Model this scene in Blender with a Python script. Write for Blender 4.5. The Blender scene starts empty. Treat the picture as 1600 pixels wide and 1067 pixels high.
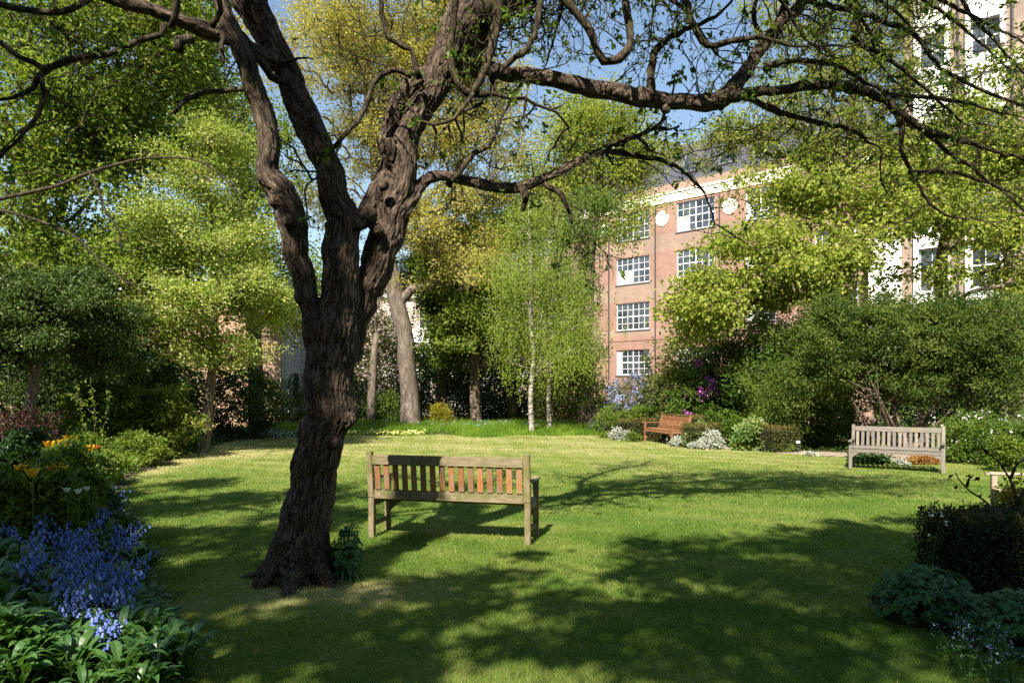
import bpy, bmesh, math, random
import numpy as np
from mathutils import Vector, noise as mnoise

# ------------------------------------------------------------------ camera, sky, sun, exposure
SC = bpy.context.scene
COL = SC.collection
F = 1067.0            # focal length in photograph pixels
HOR = 612.0           # horizon row
EYE = 1.59
cam_d = bpy.data.cameras.new('camera'); cam_d.lens = 24.0; cam_d.sensor_width = 36.0
cam_d.shift_y = (HOR - 533.5) / 1600.0
cam_d.clip_start = 0.05; cam_d.clip_end = 1500
cam = bpy.data.objects.new('camera', cam_d); COL.objects.link(cam)
cam.location = (0, 0, EYE); cam.rotation_euler = (math.radians(90), 0, 0)
SC.camera = cam

SUN_EL = math.radians(46.0)
SUN_AZ = math.radians(197.0)          # from +Y clockwise, where the sun stands
sdir = Vector((math.sin(SUN_AZ) * math.cos(SUN_EL), math.cos(SUN_AZ) * math.cos(SUN_EL), math.sin(SUN_EL)))
w = bpy.data.worlds.new("World"); SC.world = w; w.use_nodes = True
wn = w.node_tree
sky = wn.nodes.new('ShaderNodeTexSky'); sky.sky_type = 'NISHITA'; sky.sun_disc = False
sky.sun_elevation = SUN_EL; sky.sun_rotation = SUN_AZ
sky.air_density = 1.35; sky.dust_density = 0.3; sky.ozone_density = 1.7
wn.links.new(sky.outputs[0], wn.nodes['Background'].inputs[0])
wn.nodes['Background'].inputs[1].default_value = 0.07
sl = bpy.data.lights.new('sun', 'SUN'); sl.energy = 5.0; sl.angle = math.radians(0.53); sl.color = (1.0, 0.93, 0.82)
so = bpy.data.objects.new('sun', sl); COL.objects.link(so)
so.rotation_euler = sdir.to_track_quat('Z', 'Y').to_euler(); so.location = (-5, -10, 20)
SC.view_settings.view_transform = 'Standard'; SC.view_settings.look = 'None'
SC.view_settings.exposure = 1.42; SC.view_settings.gamma = 1
cy = SC.cycles
cy.max_bounces = 5; cy.diffuse_bounces = 2; cy.glossy_bounces = 2; cy.transmission_bounces = 3
cy.transparent_max_bounces = 4
cy.use_adaptive_sampling = True; cy.adaptive_threshold = 0.005
cy.use_denoising = False

# ------------------------------------------------------------------ helpers
def W(px, py, Y):
    return np.array([(px - 800.0) / F * Y, Y, EYE - (py - HOR) / F * Y])
def GY(py): return EYE * F / (py - HOR)
def sst(a, b, v):
    t = np.clip((np.asarray(v, float) - a) / (b - a), 0, 1); return t * t * (3 - 2 * t)
def gz(x, y):
    x = np.asarray(x, float); y = np.asarray(y, float)
    dip = -0.5 * sst(31, 37, y)
    mound = 0.22 * sst(0.0, 1.6, left_edge(y) - x) * (1 - sst(16, 20, y))
    return dip + mound
LE_Y = [0, 3.73, 5.0, 6.84, 8.5, 10.7, 12.8, 17, 21.7, 28]
LE_X = [-1.2, -1.75, -2.6, -3.75, -4.75, -6.1, -7.1, -8.1, -9.0, -9.3]
def left_edge(y): return np.interp(y, LE_Y, LE_X)
RE_Y = [0, 3.6, 4.3, 4.75, 5.3, 5.8, 7.0, 9.0, 12.0, 14.0, 15.2, 16.2, 17.0, 18.5, 20.5, 23.0, 25.0, 28]
RE_X = [3.1, 3.1, 2.9, 2.55, 2.85, 3.6, 6.6, 9.0, 11.5, 11.5, 10.5, 8.6, 7.6, 6.2, 5.0, 4.0, 3.2, 3.4]
def right_edge(y): return np.interp(y, RE_Y, RE_X)
def far_edge(x): return 24.4 + 0.5 * np.sin(x * 0.9) + 0.35 * np.sin(x * 2.3 + 1) + 1.2 * np.exp(-((x + 2.7) / 1.0) ** 2)
def in_lawn(x, y):
    x = np.asarray(x, float); y = np.asarray(y, float)
    wob = 0.06 * np.sin(y * 5.1 + x) + 0.05 * np.sin(y * 11.7)
    return (x > left_edge(y) + wob) & (x < right_edge(y) + wob) & (y < far_edge(x)) & (y > 0.5)

def snoise(P, sc, seed, oct=3):
    r = np.random.default_rng(seed); P = np.asarray(P, float); out = np.zeros(len(P)); a = 1.0; tot = 0
    for o in range(oct):
        for k in range(3):
            d = r.normal(size=P.shape[1]); d /= np.linalg.norm(d)
            out += a * np.sin(P @ d * sc * 2 * np.pi * r.uniform(0.7, 1.4) + r.uniform(0, 6.28)) / 3
        tot += a; a *= 0.55; sc *= 2.1
    return out / tot * 1.6

def props(o, label=None, cat=None, group=None, kind=None):
    if label: o['label'] = label
    if cat: o['category'] = cat
    if group: o['group'] = group
    if kind: o['kind'] = kind
    return o
def thing(name, label, cat, loc=(0, 0, 0), group=None, rz=0.0):
    o = bpy.data.objects.new(name, None); COL.objects.link(o)
    o.empty_display_size = 0.2
    o.location = [float(v) for v in loc]; o.rotation_euler = (0, 0, rz)
    return props(o, label, cat, group)

class Buf:
    def __init__(s): s.v = []; s.q = []; s.t = []; s.qt = []; s.tt = []; s.n = 0
    def add(s, V, Q=None, T=None, qt=None, tt=None):
        V = np.asarray(V, float); s.v.append(V)
        if Q is not None and len(Q):
            Q = np.asarray(Q); s.q.append(Q + s.n); s.qt.append(np.full(len(Q), .5) if qt is None else np.broadcast_to(qt, len(Q)))
        if T is not None and len(T):
            T = np.asarray(T); s.t.append(T + s.n); s.tt.append(np.full(len(T), .5) if tt is None else np.broadcast_to(tt, len(T)))
        s.n += len(V)
    def mesh(s, name, mat, origin=(0, 0, 0), smooth=False):
        me = bpy.data.meshes.new(name)
        V = np.concatenate(s.v) - np.asarray(origin, float)
        Q = np.concatenate(s.q) if s.q else np.zeros((0, 4), int)
        T = np.concatenate(s.t) if s.t else np.zeros((0, 3), int)
        me.vertices.add(len(V)); me.vertices.foreach_set('co', V.astype(np.float32).ravel())
        me.loops.add(len(Q) * 4 + len(T) * 3)
        me.loops.foreach_set('vertex_index', np.concatenate([Q.ravel(), T.ravel()]).astype(np.int32))
        me.polygons.add(len(Q) + len(T))
        ls = np.concatenate([np.arange(len(Q)) * 4, len(Q) * 4 + np.arange(len(T)) * 3]).astype(np.int32)
        me.polygons.foreach_set('loop_start', ls)
        me.polygons.foreach_set('use_smooth', np.full(len(Q) + len(T), bool(smooth)))
        me.update(calc_edges=True)
        a = me.attributes.new('tint', 'FLOAT', 'FACE')
        tt = np.concatenate([np.concatenate(s.qt) if s.qt else np.zeros(0), np.concatenate(s.tt) if s.tt else np.zeros(0)])
        a.data.foreach_set('value', tt.astype(np.float32))
        if mat: me.materials.append(mat)
        return me
    def obj(s, name, mat, parent=None, origin=(0, 0, 0), smooth=False):
        o = bpy.data.objects.new(name, s.mesh(name, mat, origin, smooth)); COL.objects.link(o)
        if parent: o.parent = parent
        else: o.location = [float(v) for v in origin]
        return o

def frames(P):
    P = np.asarray(P, float); T = np.gradient(P, axis=0); T /= np.linalg.norm(T, axis=1)[:, None] + 1e-9
    a = np.array([0, 0, 1.0]) if abs(T[0][2]) < .9 else np.array([1.0, 0, 0])
    n = np.cross(T[0], a); n /= np.linalg.norm(n); N = [n]
    for i in range(1, len(P)):
        n = n - T[i] * np.dot(n, T[i]); n /= np.linalg.norm(n) + 1e-9; N.append(n)
    N = np.array(N); return T, N, np.cross(T, N)
def tube(buf, P, R, sides=6, tint=.5, cap=True, wob=0, rng=None):
    P = np.asarray(P, float); n = len(P)
    if n < 2: return
    R = np.broadcast_to(np.asarray(R, float), n)
    T, N, B = frames(P); a = np.arange(sides) * 2 * np.pi / sides
    rr = R[:, None] * np.ones(sides)
    if wob and rng is not None: rr = rr * (1 + wob * rng.normal(size=(n, sides)))
    V = P[:, None, :] + rr[..., None] * (np.cos(a)[None, :, None] * N[:, None, :] + np.sin(a)[None, :, None] * B[:, None, :])
    V = V.reshape(-1, 3)
    i = np.arange(n - 1)[:, None] * sides; j = np.arange(sides)[None, :]; k = (j + 1) % sides
    Q = np.stack([i + j, i + k, i + sides + k, i + sides + j], -1).reshape(-1, 4)
    Tr = None
    if cap:
        V = np.vstack([V, P[0], P[-1]]); jj = np.arange(sides); kk = (jj + 1) % sides
        Tr = np.vstack([np.stack([kk, jj, np.full(sides, n * sides)], -1),
                        np.stack([(n - 1) * sides + jj, (n - 1) * sides + kk, np.full(sides, n * sides + 1)], -1)])
    buf.add(V, Q, Tr, tint, tint)
def spline(P, step):
    """Catmull-Rom resample of rows (any width) at about `step` in the first three columns."""
    P = np.asarray(P, float)
    if len(P) < 3:
        n = max(2, int(np.linalg.norm(P[-1, :3] - P[0, :3]) / step) + 1); t = np.linspace(0, 1, n)[:, None]
        return P[0] * (1 - t) + P[-1] * t
    E = np.vstack([2 * P[0] - P[1], P, 2 * P[-1] - P[-2]]); out = []
    for i in range(1, len(E) - 2):
        n = max(1, int(np.linalg.norm(E[i + 1, :3] - E[i, :3]) / step)); t = (np.arange(n) / n)[:, None]
        a, b, c, d = E[i - 1], E[i], E[i + 1], E[i + 2]
        out.append(.5 * (2 * b + (c - a) * t + (2 * a - 5 * b + 4 * c - d) * t ** 2 + (3 * b - a - 3 * c + d) * t ** 3))
    out.append(P[-1:]); return np.vstack(out)

def unit(v): return v / (np.linalg.norm(v, axis=-1, keepdims=True) + 1e-9)
def leaves(buf, pos, L, wr, rng, up=.6, dirs=None, dmix=.5, droop=.25, fold=.12, tint=None, hang=0.0):
    """folded four-cornered leaves, one quad each"""
    n = len(pos)
    if n == 0: return
    d = rng.normal(size=(n, 3))
    if dirs is not None: d = unit(d) * (1 - dmix) + unit(dirs) * dmix
    d[:, 2] -= hang; d = unit(d)
    nn = rng.normal(size=(n, 3)) * .75; nn[:, 2] += up
    nn = unit(nn - d * np.sum(nn * d, 1, keepdims=True)); s = np.cross(d, nn)
    L = (np.broadcast_to(L, n) * rng.uniform(.65, 1.25, n))[:, None]; Wd = L * wr
    p0 = pos; p1 = pos + d * L * .42 + s * Wd * .5 + nn * L * fold; p3 = pos + d * L * .42 - s * Wd * .5 + nn * L * fold
    p2 = pos + d * L - nn * L * droop
    V = np.stack([p0, p1, p2, p3], 1).reshape(-1, 3); Q = np.arange(n * 4).reshape(-1, 4)
    buf.add(V, Q, None, rng.uniform(0, 1, n) if tint is None else np.clip(tint, 0, 1))
def in_ell(n, c, r, rng, shell=2.2):
    d = unit(rng.normal(size=(n, 3))); u = rng.uniform(0, 1, n) ** (1 / shell)
    return np.asarray(c) + d * u[:, None] * np.asarray(r)

# ------------------------------------------------------------------ materials
def mat(name):
    m = bpy.data.materials.new(name); m.use_nodes = True
    return m, m.node_tree, m.node_tree.nodes, m.node_tree.links, m.node_tree.nodes['Principled BSDF']
def ramp(nt, fac, stops):
    r = nt.nodes.new('ShaderNodeValToRGB'); e = r.color_ramp.elements
    while len(e) < len(stops): e.new(.5)
    for k, (p, c) in enumerate(stops): e[k].position = p; e[k].color = (*c, 1)
    nt.links.new(fac, r.inputs[0]); return r.outputs[0]
def noise_out(nt, scale, vec=None, detail=4, rough=.6, dist=0):
    n = nt.nodes.new('ShaderNodeTexNoise'); n.inputs['Scale'].default_value = scale
    n.inputs['Detail'].default_value = detail; n.inputs['Roughness'].default_value = rough; n.inputs['Distortion'].default_value = dist
    if vec is not None: nt.links.new(vec, n.inputs['Vector'])
    return n.outputs['Fac']
def objco(nt, scale=(1, 1, 1)):
    t = nt.nodes.new('ShaderNodeTexCoord'); m = nt.nodes.new('ShaderNodeMapping'); m.inputs['Scale'].default_value = scale
    nt.links.new(t.outputs['Object'], m.inputs[0]); return m.outputs[0]
def mixc(nt, f, a, b, mode='MIX'):
    m = nt.nodes.new('ShaderNodeMix'); m.data_type = 'RGBA'; m.blend_type = mode
    for s, v in ((m.inputs[0], f), (m.inputs[6], a), (m.inputs[7], b)):
        if isinstance(v, (int, float)): s.default_value = v
        elif isinstance(v, tuple): s.default_value = (*v, 1)
        else: nt.links.new(v, s)
    return m.outputs[2]
def bump(nt, h, strength, dist, bs):
    b = nt.nodes.new('ShaderNodeBump'); b.inputs['Strength'].default_value = strength; b.inputs['Distance'].default_value = dist
    nt.links.new(h, b.inputs['Height']); nt.links.new(b.outputs[0], bs.inputs['Normal'])
def leafmat(name, cols, trans=.35, rough=.55, tcol=1.8, spec=.22):
    m, nt, N, Lk, b = mat(name)
    at = N.new('ShaderNodeAttribute'); at.attribute_name = 'tint'
    k = len(cols); c = ramp(nt, at.outputs['Fac'], [(i / (k - 1) if k > 1 else 0, cc) for i, cc in enumerate(cols)])
    Lk.new(c, b.inputs['Base Color']); b.inputs['Roughness'].default_value = rough
    b.inputs['Specular IOR Level'].default_value = spec
    if trans > 0:
        t = N.new('ShaderNodeBsdfTranslucent')
        g = mixc(nt, 1.0, c, (tcol, tcol * 1.02, tcol * .45), 'MULTIPLY'); Lk.new(g, t.inputs[0])
        mx = N.new('ShaderNodeMixShader'); mx.inputs[0].default_value = trans
        Lk.new(b.outputs[0], mx.inputs[1]); Lk.new(t.outputs[0], mx.inputs[2])
        Lk.new(mx.outputs[0], N['Material Output'].inputs[0])
    return m
def plain(name, c, rough=.6, spec=.4, nscale=0, var=.25, bmp=0, scale=(1, 1, 1), metallic=0):
    m, nt, N, Lk, b = mat(name); b.inputs['Roughness'].default_value = rough
    b.inputs['Specular IOR Level'].default_value = spec; b.inputs['Metallic'].default_value = metallic
    if nscale:
        f = noise_out(nt, nscale, objco(nt, scale))
        Lk.new(ramp(nt, f, [(.3, tuple(x * (1 - var) for x in c)), (.7, tuple(min(1, x * (1 + var)) for x in c))]), b.inputs['Base Color'])
        if bmp: bump(nt, f, .6, bmp, b)
    else: b.inputs['Base Color'].default_value = (*c, 1)
    return m
def barkmat(name, dark, mid, light, scale=8, stretch=.22, moss=None, attr=None, dist=.02, mossamt=.55, wdist=.6, st=(.48, .70, .9)):
    m, nt, N, Lk, b = mat(name); b.inputs['Roughness'].default_value = .9; b.inputs['Specular IOR Level'].default_value = .15
    if attr:
        at = N.new('ShaderNodeAttribute'); at.attribute_name = attr; mp = N.new('ShaderNodeMapping')
        mp.inputs['Scale'].default_value = (1, 1, stretch); Lk.new(at.outputs['Vector'], mp.inputs[0]); v = mp.outputs[0]
    else: v = objco(nt, (1, 1, stretch))
    f1 = noise_out(nt, scale, v, 6, .75, wdist); f2 = noise_out(nt, scale * 3.1, v, 4, .7, .3)
    mm = N.new('ShaderNodeMath'); mm.operation = 'MULTIPLY_ADD'; mm.inputs[1].default_value = .45
    Lk.new(f2, mm.inputs[0]); Lk.new(f1, mm.inputs[2])
    c = ramp(nt, mm.outputs[0], [(st[0], dark), (st[1], mid), (st[2], light)])
    if moss:
        f3 = noise_out(nt, 1.7, objco(nt), 5, .7)
        r3 = ramp(nt, f3, [(mossamt, (0, 0, 0)), (mossamt + .12, (1, 1, 1))])
        c = mixc(nt, r3, c, moss)
    Lk.new(c, b.inputs['Base Color']); bump(nt, mm.outputs[0], 1.0, dist, b)
    return m

M = {}
M['lime'] = leafmat('lime_leaf', [(.055, .10, .010), (.12, .18, .022), (.24, .28, .05)], .38)
M['bright'] = leafmat('bright_leaf', [(.09, .14, .012), (.20, .245, .03), (.33, .35, .07)], .38)
M['hawthorn'] = leafmat('hawthorn_leaf', [(.09, .15, .015), (.17, .24, .025), (.26, .31, .06), (.40, .42, .18)], .35)
M['yellow'] = leafmat('yellow_leaf', [(.16, .15, .03), (.31, .285, .06), (.45, .40, .12)], .35)
M['birch'] = leafmat('birch_leaf', [(.09, .14, .015), (.16, .22, .025), (.25, .29, .05)], .40)
M['mid'] = leafmat('mid_leaf', [(.035, .075, .008), (.08, .14, .015), (.15, .20, .03)], .32)
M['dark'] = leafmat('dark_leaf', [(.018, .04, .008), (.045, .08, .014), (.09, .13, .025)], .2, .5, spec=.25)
M['olive'] = leafmat('olive_leaf', [(.04, .06, .014), (.10, .13, .025), (.19, .17, .04)], .25)
M['bluegreen'] = leafmat('blue_green_leaf', [(.03, .06, .04), (.06, .10, .07), (.12, .16, .12)], .15)
M['yellowgreen'] = leafmat('yellow_green_leaf', [(.06, .10, .012), (.14, .18, .025), (.24, .26, .05)], .33)
M['golden'] = leafmat('golden_leaf', [(.16, .15, .015), (.3, .26, .02), (.42, .36, .03)], .3)
M['silver'] = leafmat('silver_leaf', [(.22, .25, .2), (.38, .4, .34), (.5, .5, .45)], .15)
M['variegated'] = leafmat('variegated_leaf', [(.08, .15, .03), (.2, .27, .08), (.42, .44, .2)], .3)
M['redleaf'] = leafmat('red_leaf', [(.015, .004, .004), (.035, .008, .007), (.07, .015, .01)], .2)
M['yew'] = leafmat('yew_leaf', [(.008, .018, .004), (.016, .032, .006), (.05, .05, .012)], .08)
M['box'] = leafmat('box_leaf', [(.03, .045, .01), (.06, .075, .015), (.17, .10, .03)], .15)
M['bed'] = leafmat('bed_leaf', [(.012, .035, .008), (.03, .07, .015), (.05, .10, .02)], .25, .4)
M['paddle'] = leafmat('paddle_leaf', [(.03, .08, .02), (.05, .12, .025), (.08, .16, .03)], .3, .35, spec=.5)
M['geranium'] = leafmat('geranium_leaf', [(.03, .08, .03), (.05, .12, .04), (.08, .17, .05)], .3)
M['grass'] = leafmat('grass_blade', [(.05, .12, .010), (.16, .235, .028), (.34, .345, .11), (.52, .46, .24)], .35, .5, spec=.25)
M['meadow'] = leafmat('meadow_blade', [(.06, .13, .012), (.14, .24, .02), (.25, .33, .04)], .4)
M['blue'] = leafmat('bluebell_petal', [(.10, .15, .50), (.17, .24, .66), (.30, .37, .80)], .3, tcol=1.0)
M['paleblue'] = leafmat('pale_blue_petal', [(.16, .26, .55), (.3, .4, .7), (.5, .55, .8)], .2, tcol=1.0)
M['lavender'] = leafmat('ceanothus_petal', [(.14, .15, .28), (.24, .26, .42), (.36, .38, .52)], .15, tcol=1.0)
M['white'] = leafmat('white_petal', [(.55, .57, .5), (.7, .7, .66), (.8, .8, .78)], .25, tcol=1.0)
M['pinkblossom'] = leafmat('pink_blossom', [(.42, .30, .28), (.55, .42, .38), (.68, .60, .54)], .2, tcol=1.0)
M['magenta'] = leafmat('magenta_petal', [(.25, .05, .25), (.42, .10, .40), (.55, .22, .5)], .2, tcol=1.0)
M['tulip'] = leafmat('tulip_petal', [(.50, .24, .01), (.62, .34, .012), (.70, .42, .02)], .3, tcol=1.1)
M['orange'] = leafmat('orange_petal', [(.6, .1, .03), (.75, .17, .05), (.8, .3, .08)], .3, tcol=1.1)
M['cowslip'] = leafmat('cowslip_petal', [(.5, .48, .1), (.7, .66, .2), (.8, .8, .5)], .2, tcol=1.0)
M['drywood'] = barkmat('twig_bark', (.02, .016, .012), (.07, .055, .04), (.16, .13, .09), 14, .3, dist=.01)
M['gnarl'] = barkmat('gnarled_bark', (.009, .007, .005), (.056, .040, .029), (.235, .172, .122), 44, .17, moss=(.13, .11, .04), attr='barkco', dist=.03, mossamt=.60, st=(.53, .68, .90), wdist=.2)
M['twig'] = barkmat('mossy_twig', (.008, .006, .004), (.028, .021, .013), (.11, .09, .05), 26, .3, moss=(.10, .09, .03), dist=.006, mossamt=.6)
M['greybark'] = barkmat('grey_bark', (.04, .03, .024), (.12, .095, .075), (.23, .19, .15), 5, .3, moss=(.15, .15, .06), dist=.04, mossamt=.66)
M['brownbark'] = barkmat('brown_bark', (.025, .018, .012), (.10, .075, .05), (.22, .17, .12), 6, .3, dist=.03)
M['pinkbark'] = barkmat('pink_bark', (.08, .045, .035), (.25, .16, .12), (.38, .27, .2), 6, .3, dist=.03)
def birchbark():
    m, nt, N, Lk, b = mat('birch_bark'); b.inputs['Roughness'].default_value = .7
    f = noise_out(nt, 5, objco(nt, (1, 1, 3.5)), 4, .7)
    Lk.new(ramp(nt, f, [(.40, (.04, .03, .025)), (.50, (.30, .27, .22)), (.7, (.46, .42, .35))]), b.inputs['Base Color'])
    return m
M['birchbark'] = birchbark()
def woodmat(name, a, bcol, c, streak=(1.2, 14, 14), stain=None, stainamt=.6):
    m, nt, N, Lk, b = mat(name); b.inputs['Roughness'].default_value = .75; b.inputs['Specular IOR Level'].default_value = .25
    f = noise_out(nt, 5, objco(nt, streak), 6, .65, .8)
    col = ramp(nt, f, [(.3, a), (.5, bcol), (.72, c)])
    if stain:
        f2 = noise_out(nt, 5, objco(nt), 4, .65)
        col = mixc(nt, ramp(nt, f2, [(stainamt - .1, (0, 0, 0)), (stainamt + .05, (1, 1, 1))]), col, stain)
    at = N.new('ShaderNodeAttribute'); at.attribute_name = 'tint'
    col = mixc(nt, 1.0, col, ramp(nt, at.outputs['Fac'], [(0, (.8, .8, .82)), (1, (1.2, 1.17, 1.14))]), 'MULTIPLY')
    Lk.new(col, b.inputs['Base Color']); bump(nt, f, .5, .004, b); return m
random.seed(5)
M['rail'] = woodmat('weathered_green_wood', (.10, .078, .040), (.19, .152, .090), (.28, .235, .155), stain=(.12, .115, .045), stainamt=.56)
M['railv'] = woodmat('weathered_green_post', (.10, .078, .040), (.19, .152, .090), (.28, .235, .155), (14, 14, 1.2), stain=(.13, .12, .045), stainamt=.55)
M['slat'] = woodmat('orange_slat_wood', (.13, .055, .02), (.27, .11, .038), (.34, .17, .075), (14, 14, 1.5), stain=(.22, .15, .09), stainamt=.56)
M['seatw'] = woodmat('seat_wood', (.10, .07, .05), (.22, .16, .12), (.34, .27, .2))
M['grey'] = woodmat('silver_grey_wood', (.09, .078, .066), (.17, .152, .13), (.24, .22, .19), stain=(.20, .17, .09), stainamt=.62)
M['greyv'] = woodmat('silver_grey_post', (.09, .078, .066), (.17, .152, .13), (.24, .22, .19), (14, 14, 1.2), stain=(.19, .17, .10), stainamt=.62)
M['teak'] = woodmat('warm_teak', (.12, .05, .02), (.22, .10, .045), (.32, .17, .09))
M['teakv'] = woodmat('warm_teak_upright', (.12, .05, .02), (.22, .10, .045), (.32, .17, .09), (14, 14, 1.5))
M['palewood'] = woodmat('pale_wood', (.24, .18, .13), (.34, .27, .2), (.42, .35, .27), stain=(.25, .18, .12), stainamt=.68)
M['oldwood'] = woodmat('old_dark_wood', (.06, .04, .035), (.14, .10, .08), (.2, .15, .12))
M['white_paint'] = plain('white_paint', (.78, .77, .74), .45, .5, 3, .06)
M['stucco'] = plain('white_stucco', (.74, .73, .70), .8, .2, .8, .07)
M['cream'] = plain('cream_stone', (.72, .66, .52), .8, .2, 1.5, .08)
M['greystucco'] = plain('grey_white_stucco', (.62, .65, .68), .8, .2, .8, .06)
M['lead'] = plain('lead_grey', (.12, .12, .13), .5, .5, 2, .15)
M['pipe'] = plain('dark_pipe', (.03, .03, .035), .5)
M['blind_glare'] = plain('white_blind_glare', (.7, .7, .66), .8, .2)
def glass():
    m, nt, N, Lk, b = mat('window_glass'); b.inputs['Roughness'].default_value = .06
    b.inputs['Specular IOR Level'].default_value = .8
    f = noise_out(nt, .9, objco(nt), 2)
    Lk.new(ramp(nt, f, [(.35, (.015, .02, .025)), (.65, (.07, .08, .09))]), b.inputs['Base Color']); return m
M['glass'] = glass()
def brick(name, c1, c2, mortar, bands=None, alt=None, scale=1.0):
    m, nt, N, Lk, b = mat(name); b.inputs['Roughness'].default_value = .85; b.inputs['Specular IOR Level'].default_value = .2
    t = N.new('ShaderNodeTexCoord'); sp = N.new('ShaderNodeSeparateXYZ'); Lk.new(t.outputs['Object'], sp.inputs[0])
    ad = N.new('ShaderNodeMath'); ad.operation = 'ADD'; Lk.new(sp.outputs[0], ad.inputs[0]); Lk.new(sp.outputs[1], ad.inputs[1])
    cb = N.new('ShaderNodeCombineXYZ'); Lk.new(ad.outputs[0], cb.inputs[0]); Lk.new(sp.outputs[2], cb.inputs[1])
    def tex(a, bb):
        k = N.new('ShaderNodeTexBrick'); k.inputs['Scale'].default_value = 1 / scale
        k.inputs['Brick Width'].default_value = .23; k.inputs['Row Height'].default_value = .078
        k.inputs['Mortar Size'].default_value = .012; k.inputs['Bias'].default_value = -.1
        k.inputs['Color1'].default_value = (*a, 1); k.inputs['Color2'].default_value = (*bb, 1); k.inputs['Mortar'].default_value = (*mortar, 1)
        Lk.new(cb.outputs[0], k.inputs['Vector']); return k
    k = tex(c1, c2); col = k.outputs[0]
    if bands:
        k2 = tex(*alt); zz = sp.outputs[2]
        r = N.new('ShaderNodeValToRGB'); r.color_ramp.interpolation = 'CONSTANT'; e = r.color_ramp.elements
        dv = N.new('ShaderNodeMath'); dv.operation = 'DIVIDE'; dv.inputs[1].default_value = 24.0; Lk.new(zz, dv.inputs[0]); Lk.new(dv.outputs[0], r.inputs[0])
        while len(e) < len(bands): e.new(.5)
        for q, (z, v) in enumerate(bands): e[q].position = z / 24.0; e[q].color = (v, v, v, 1)
        col = mixc(nt, r.outputs[0], col, k2.outputs[0])
    f = noise_out(nt, .35, objco(nt), 5, .7)
    col = mixc(nt, 1.0, col, ramp(nt, f, [(.3, (.78, .78, .78)), (.7, (1.15, 1.12, 1.1))]), 'MULTIPLY')
    Lk.new(col, b.inputs['Base Color']); bump(nt, k.outputs['Fac'], .5, -.006, b); return m
M['redbrick'] = brick('red_brick', (.31, .145, .10), (.22, .105, .075), (.34, .28, .23),
    bands=[(0, 0), (5.9, 1), (6.3, 0), (8.6, 1), (9.95, 0), (12.15, 1), (13.35, 0), (15.75, 1)], alt=((.30, .19, .13), (.22, .14, .10)))
M['brownbrick'] = brick('brown_brick', (.27, .19, .14), (.20, .14, .10), (.33, .29, .24))
M['terracotta'] = brick('terracotta_brick', (.42, .22, .12), (.34, .18, .10), (.4, .34, .27))
M['palebrick'] = brick('pale_pink_brick', (.52, .38, .32), (.44, .32, .27), (.5, .46, .4))
def slatem():
    m, nt, N, Lk, b = mat('roof_slate'); b.inputs['Roughness'].default_value = .55
    t = N.new('ShaderNodeTexCoord'); sp = N.new('ShaderNodeSeparateXYZ'); Lk.new(t.outputs['Object'], sp.inputs[0])
    cb = N.new('ShaderNodeCombineXYZ'); Lk.new(sp.outputs[0], cb.inputs[0]); Lk.new(sp.outputs[2], cb.inputs[1])
    k = N.new('ShaderNodeTexBrick'); k.inputs['Scale'].default_value = 1; k.inputs['Brick Width'].default_value = .5; k.inputs['Row Height'].default_value = .28
    k.inputs['Mortar Size'].default_value = .02
    k.inputs['Color1'].default_value = (.065, .065, .08, 1); k.inputs['Color2'].default_value = (.045, .045, .06, 1); k.inputs['Mortar'].default_value = (.03, .03, .035, 1)
    Lk.new(cb.outputs[0], k.inputs['Vector']); Lk.new(k.outputs[0], b.inputs['Base Color']); return m
M['slate'] = slatem()
def soil():
    m, nt, N, Lk, b = mat('dark_soil'); b.inputs['Roughness'].default_value = .95; b.inputs['Specular IOR Level'].default_value = .1
    f = noise_out(nt, 9, objco(nt), 8, .7); f2 = noise_out(nt, .8, objco(nt), 4, .6)
    c = ramp(nt, f, [(.3, (.022, .016, .010)), (.55, (.06, .045, .03)), (.8, (.12, .095, .06))])
    c = mixc(nt, ramp(nt, f2, [(.45, (0, 0, 0)), (.6, (1, 1, 1))]), c, (.035, .05, .015))
    Lk.new(c, b.inputs['Base Color']); bump(nt, f, .8, .03, b); return m
M['soil'] = soil()
def gravel():
    m, nt, N, Lk, b = mat('pink_gravel'); b.inputs['Roughness'].default_value = .95
    f = noise_out(nt, 40, objco(nt), 5, .8); f2 = noise_out(nt, 2, objco(nt))
    c = ramp(nt, f, [(.3, (.15, .11, .08)), (.5, (.27, .21, .16)), (.75, (.38, .31, .25))])
    c = mixc(nt, ramp(nt, f2, [(.5, (0, 0, 0)), (.7, (.6, .6, .6))]), c, (.2, .15, .1))
    Lk.new(c, b.inputs['Base Color']); bump(nt, f, .7, .02, b); return m
M['gravel'] = gravel()
def lawnm():
    m, nt, N, Lk, b = mat('lawn_turf'); b.inputs['Roughness'].default_value = .9; b.inputs['Specular IOR Level'].default_value = .15
    at = N.new('ShaderNodeAttribute'); at.attribute_name = 'dry'
    f = noise_out(nt, 55, objco(nt), 6, .8); f2 = noise_out(nt, 9, objco(nt, (1, 1.6, 1)), 5, .7)
    mm = N.new('ShaderNodeMath'); mm.operation = 'MULTIPLY_ADD'; mm.inputs[1].default_value = .55; Lk.new(f, mm.inputs[0]); Lk.new(at.outputs['Fac'], mm.inputs[2])
    m2 = N.new('ShaderNodeMath'); m2.operation = 'MULTIPLY_ADD'; m2.inputs[1].default_value = .35; Lk.new(f2, m2.inputs[0]); Lk.new(mm.outputs[0], m2.inputs[2])
    c = ramp(nt, m2.outputs[0], [(.38, (.035, .075, .010)), (.6, (.085, .14, .02)), (.85, (.18, .20, .05)), (1.0, (.32, .28, .13))])
    Lk.new(c, b.inputs['Base Color']); bump(nt, f, .9, .03, b); return m
M['lawn'] = lawnm()

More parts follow.
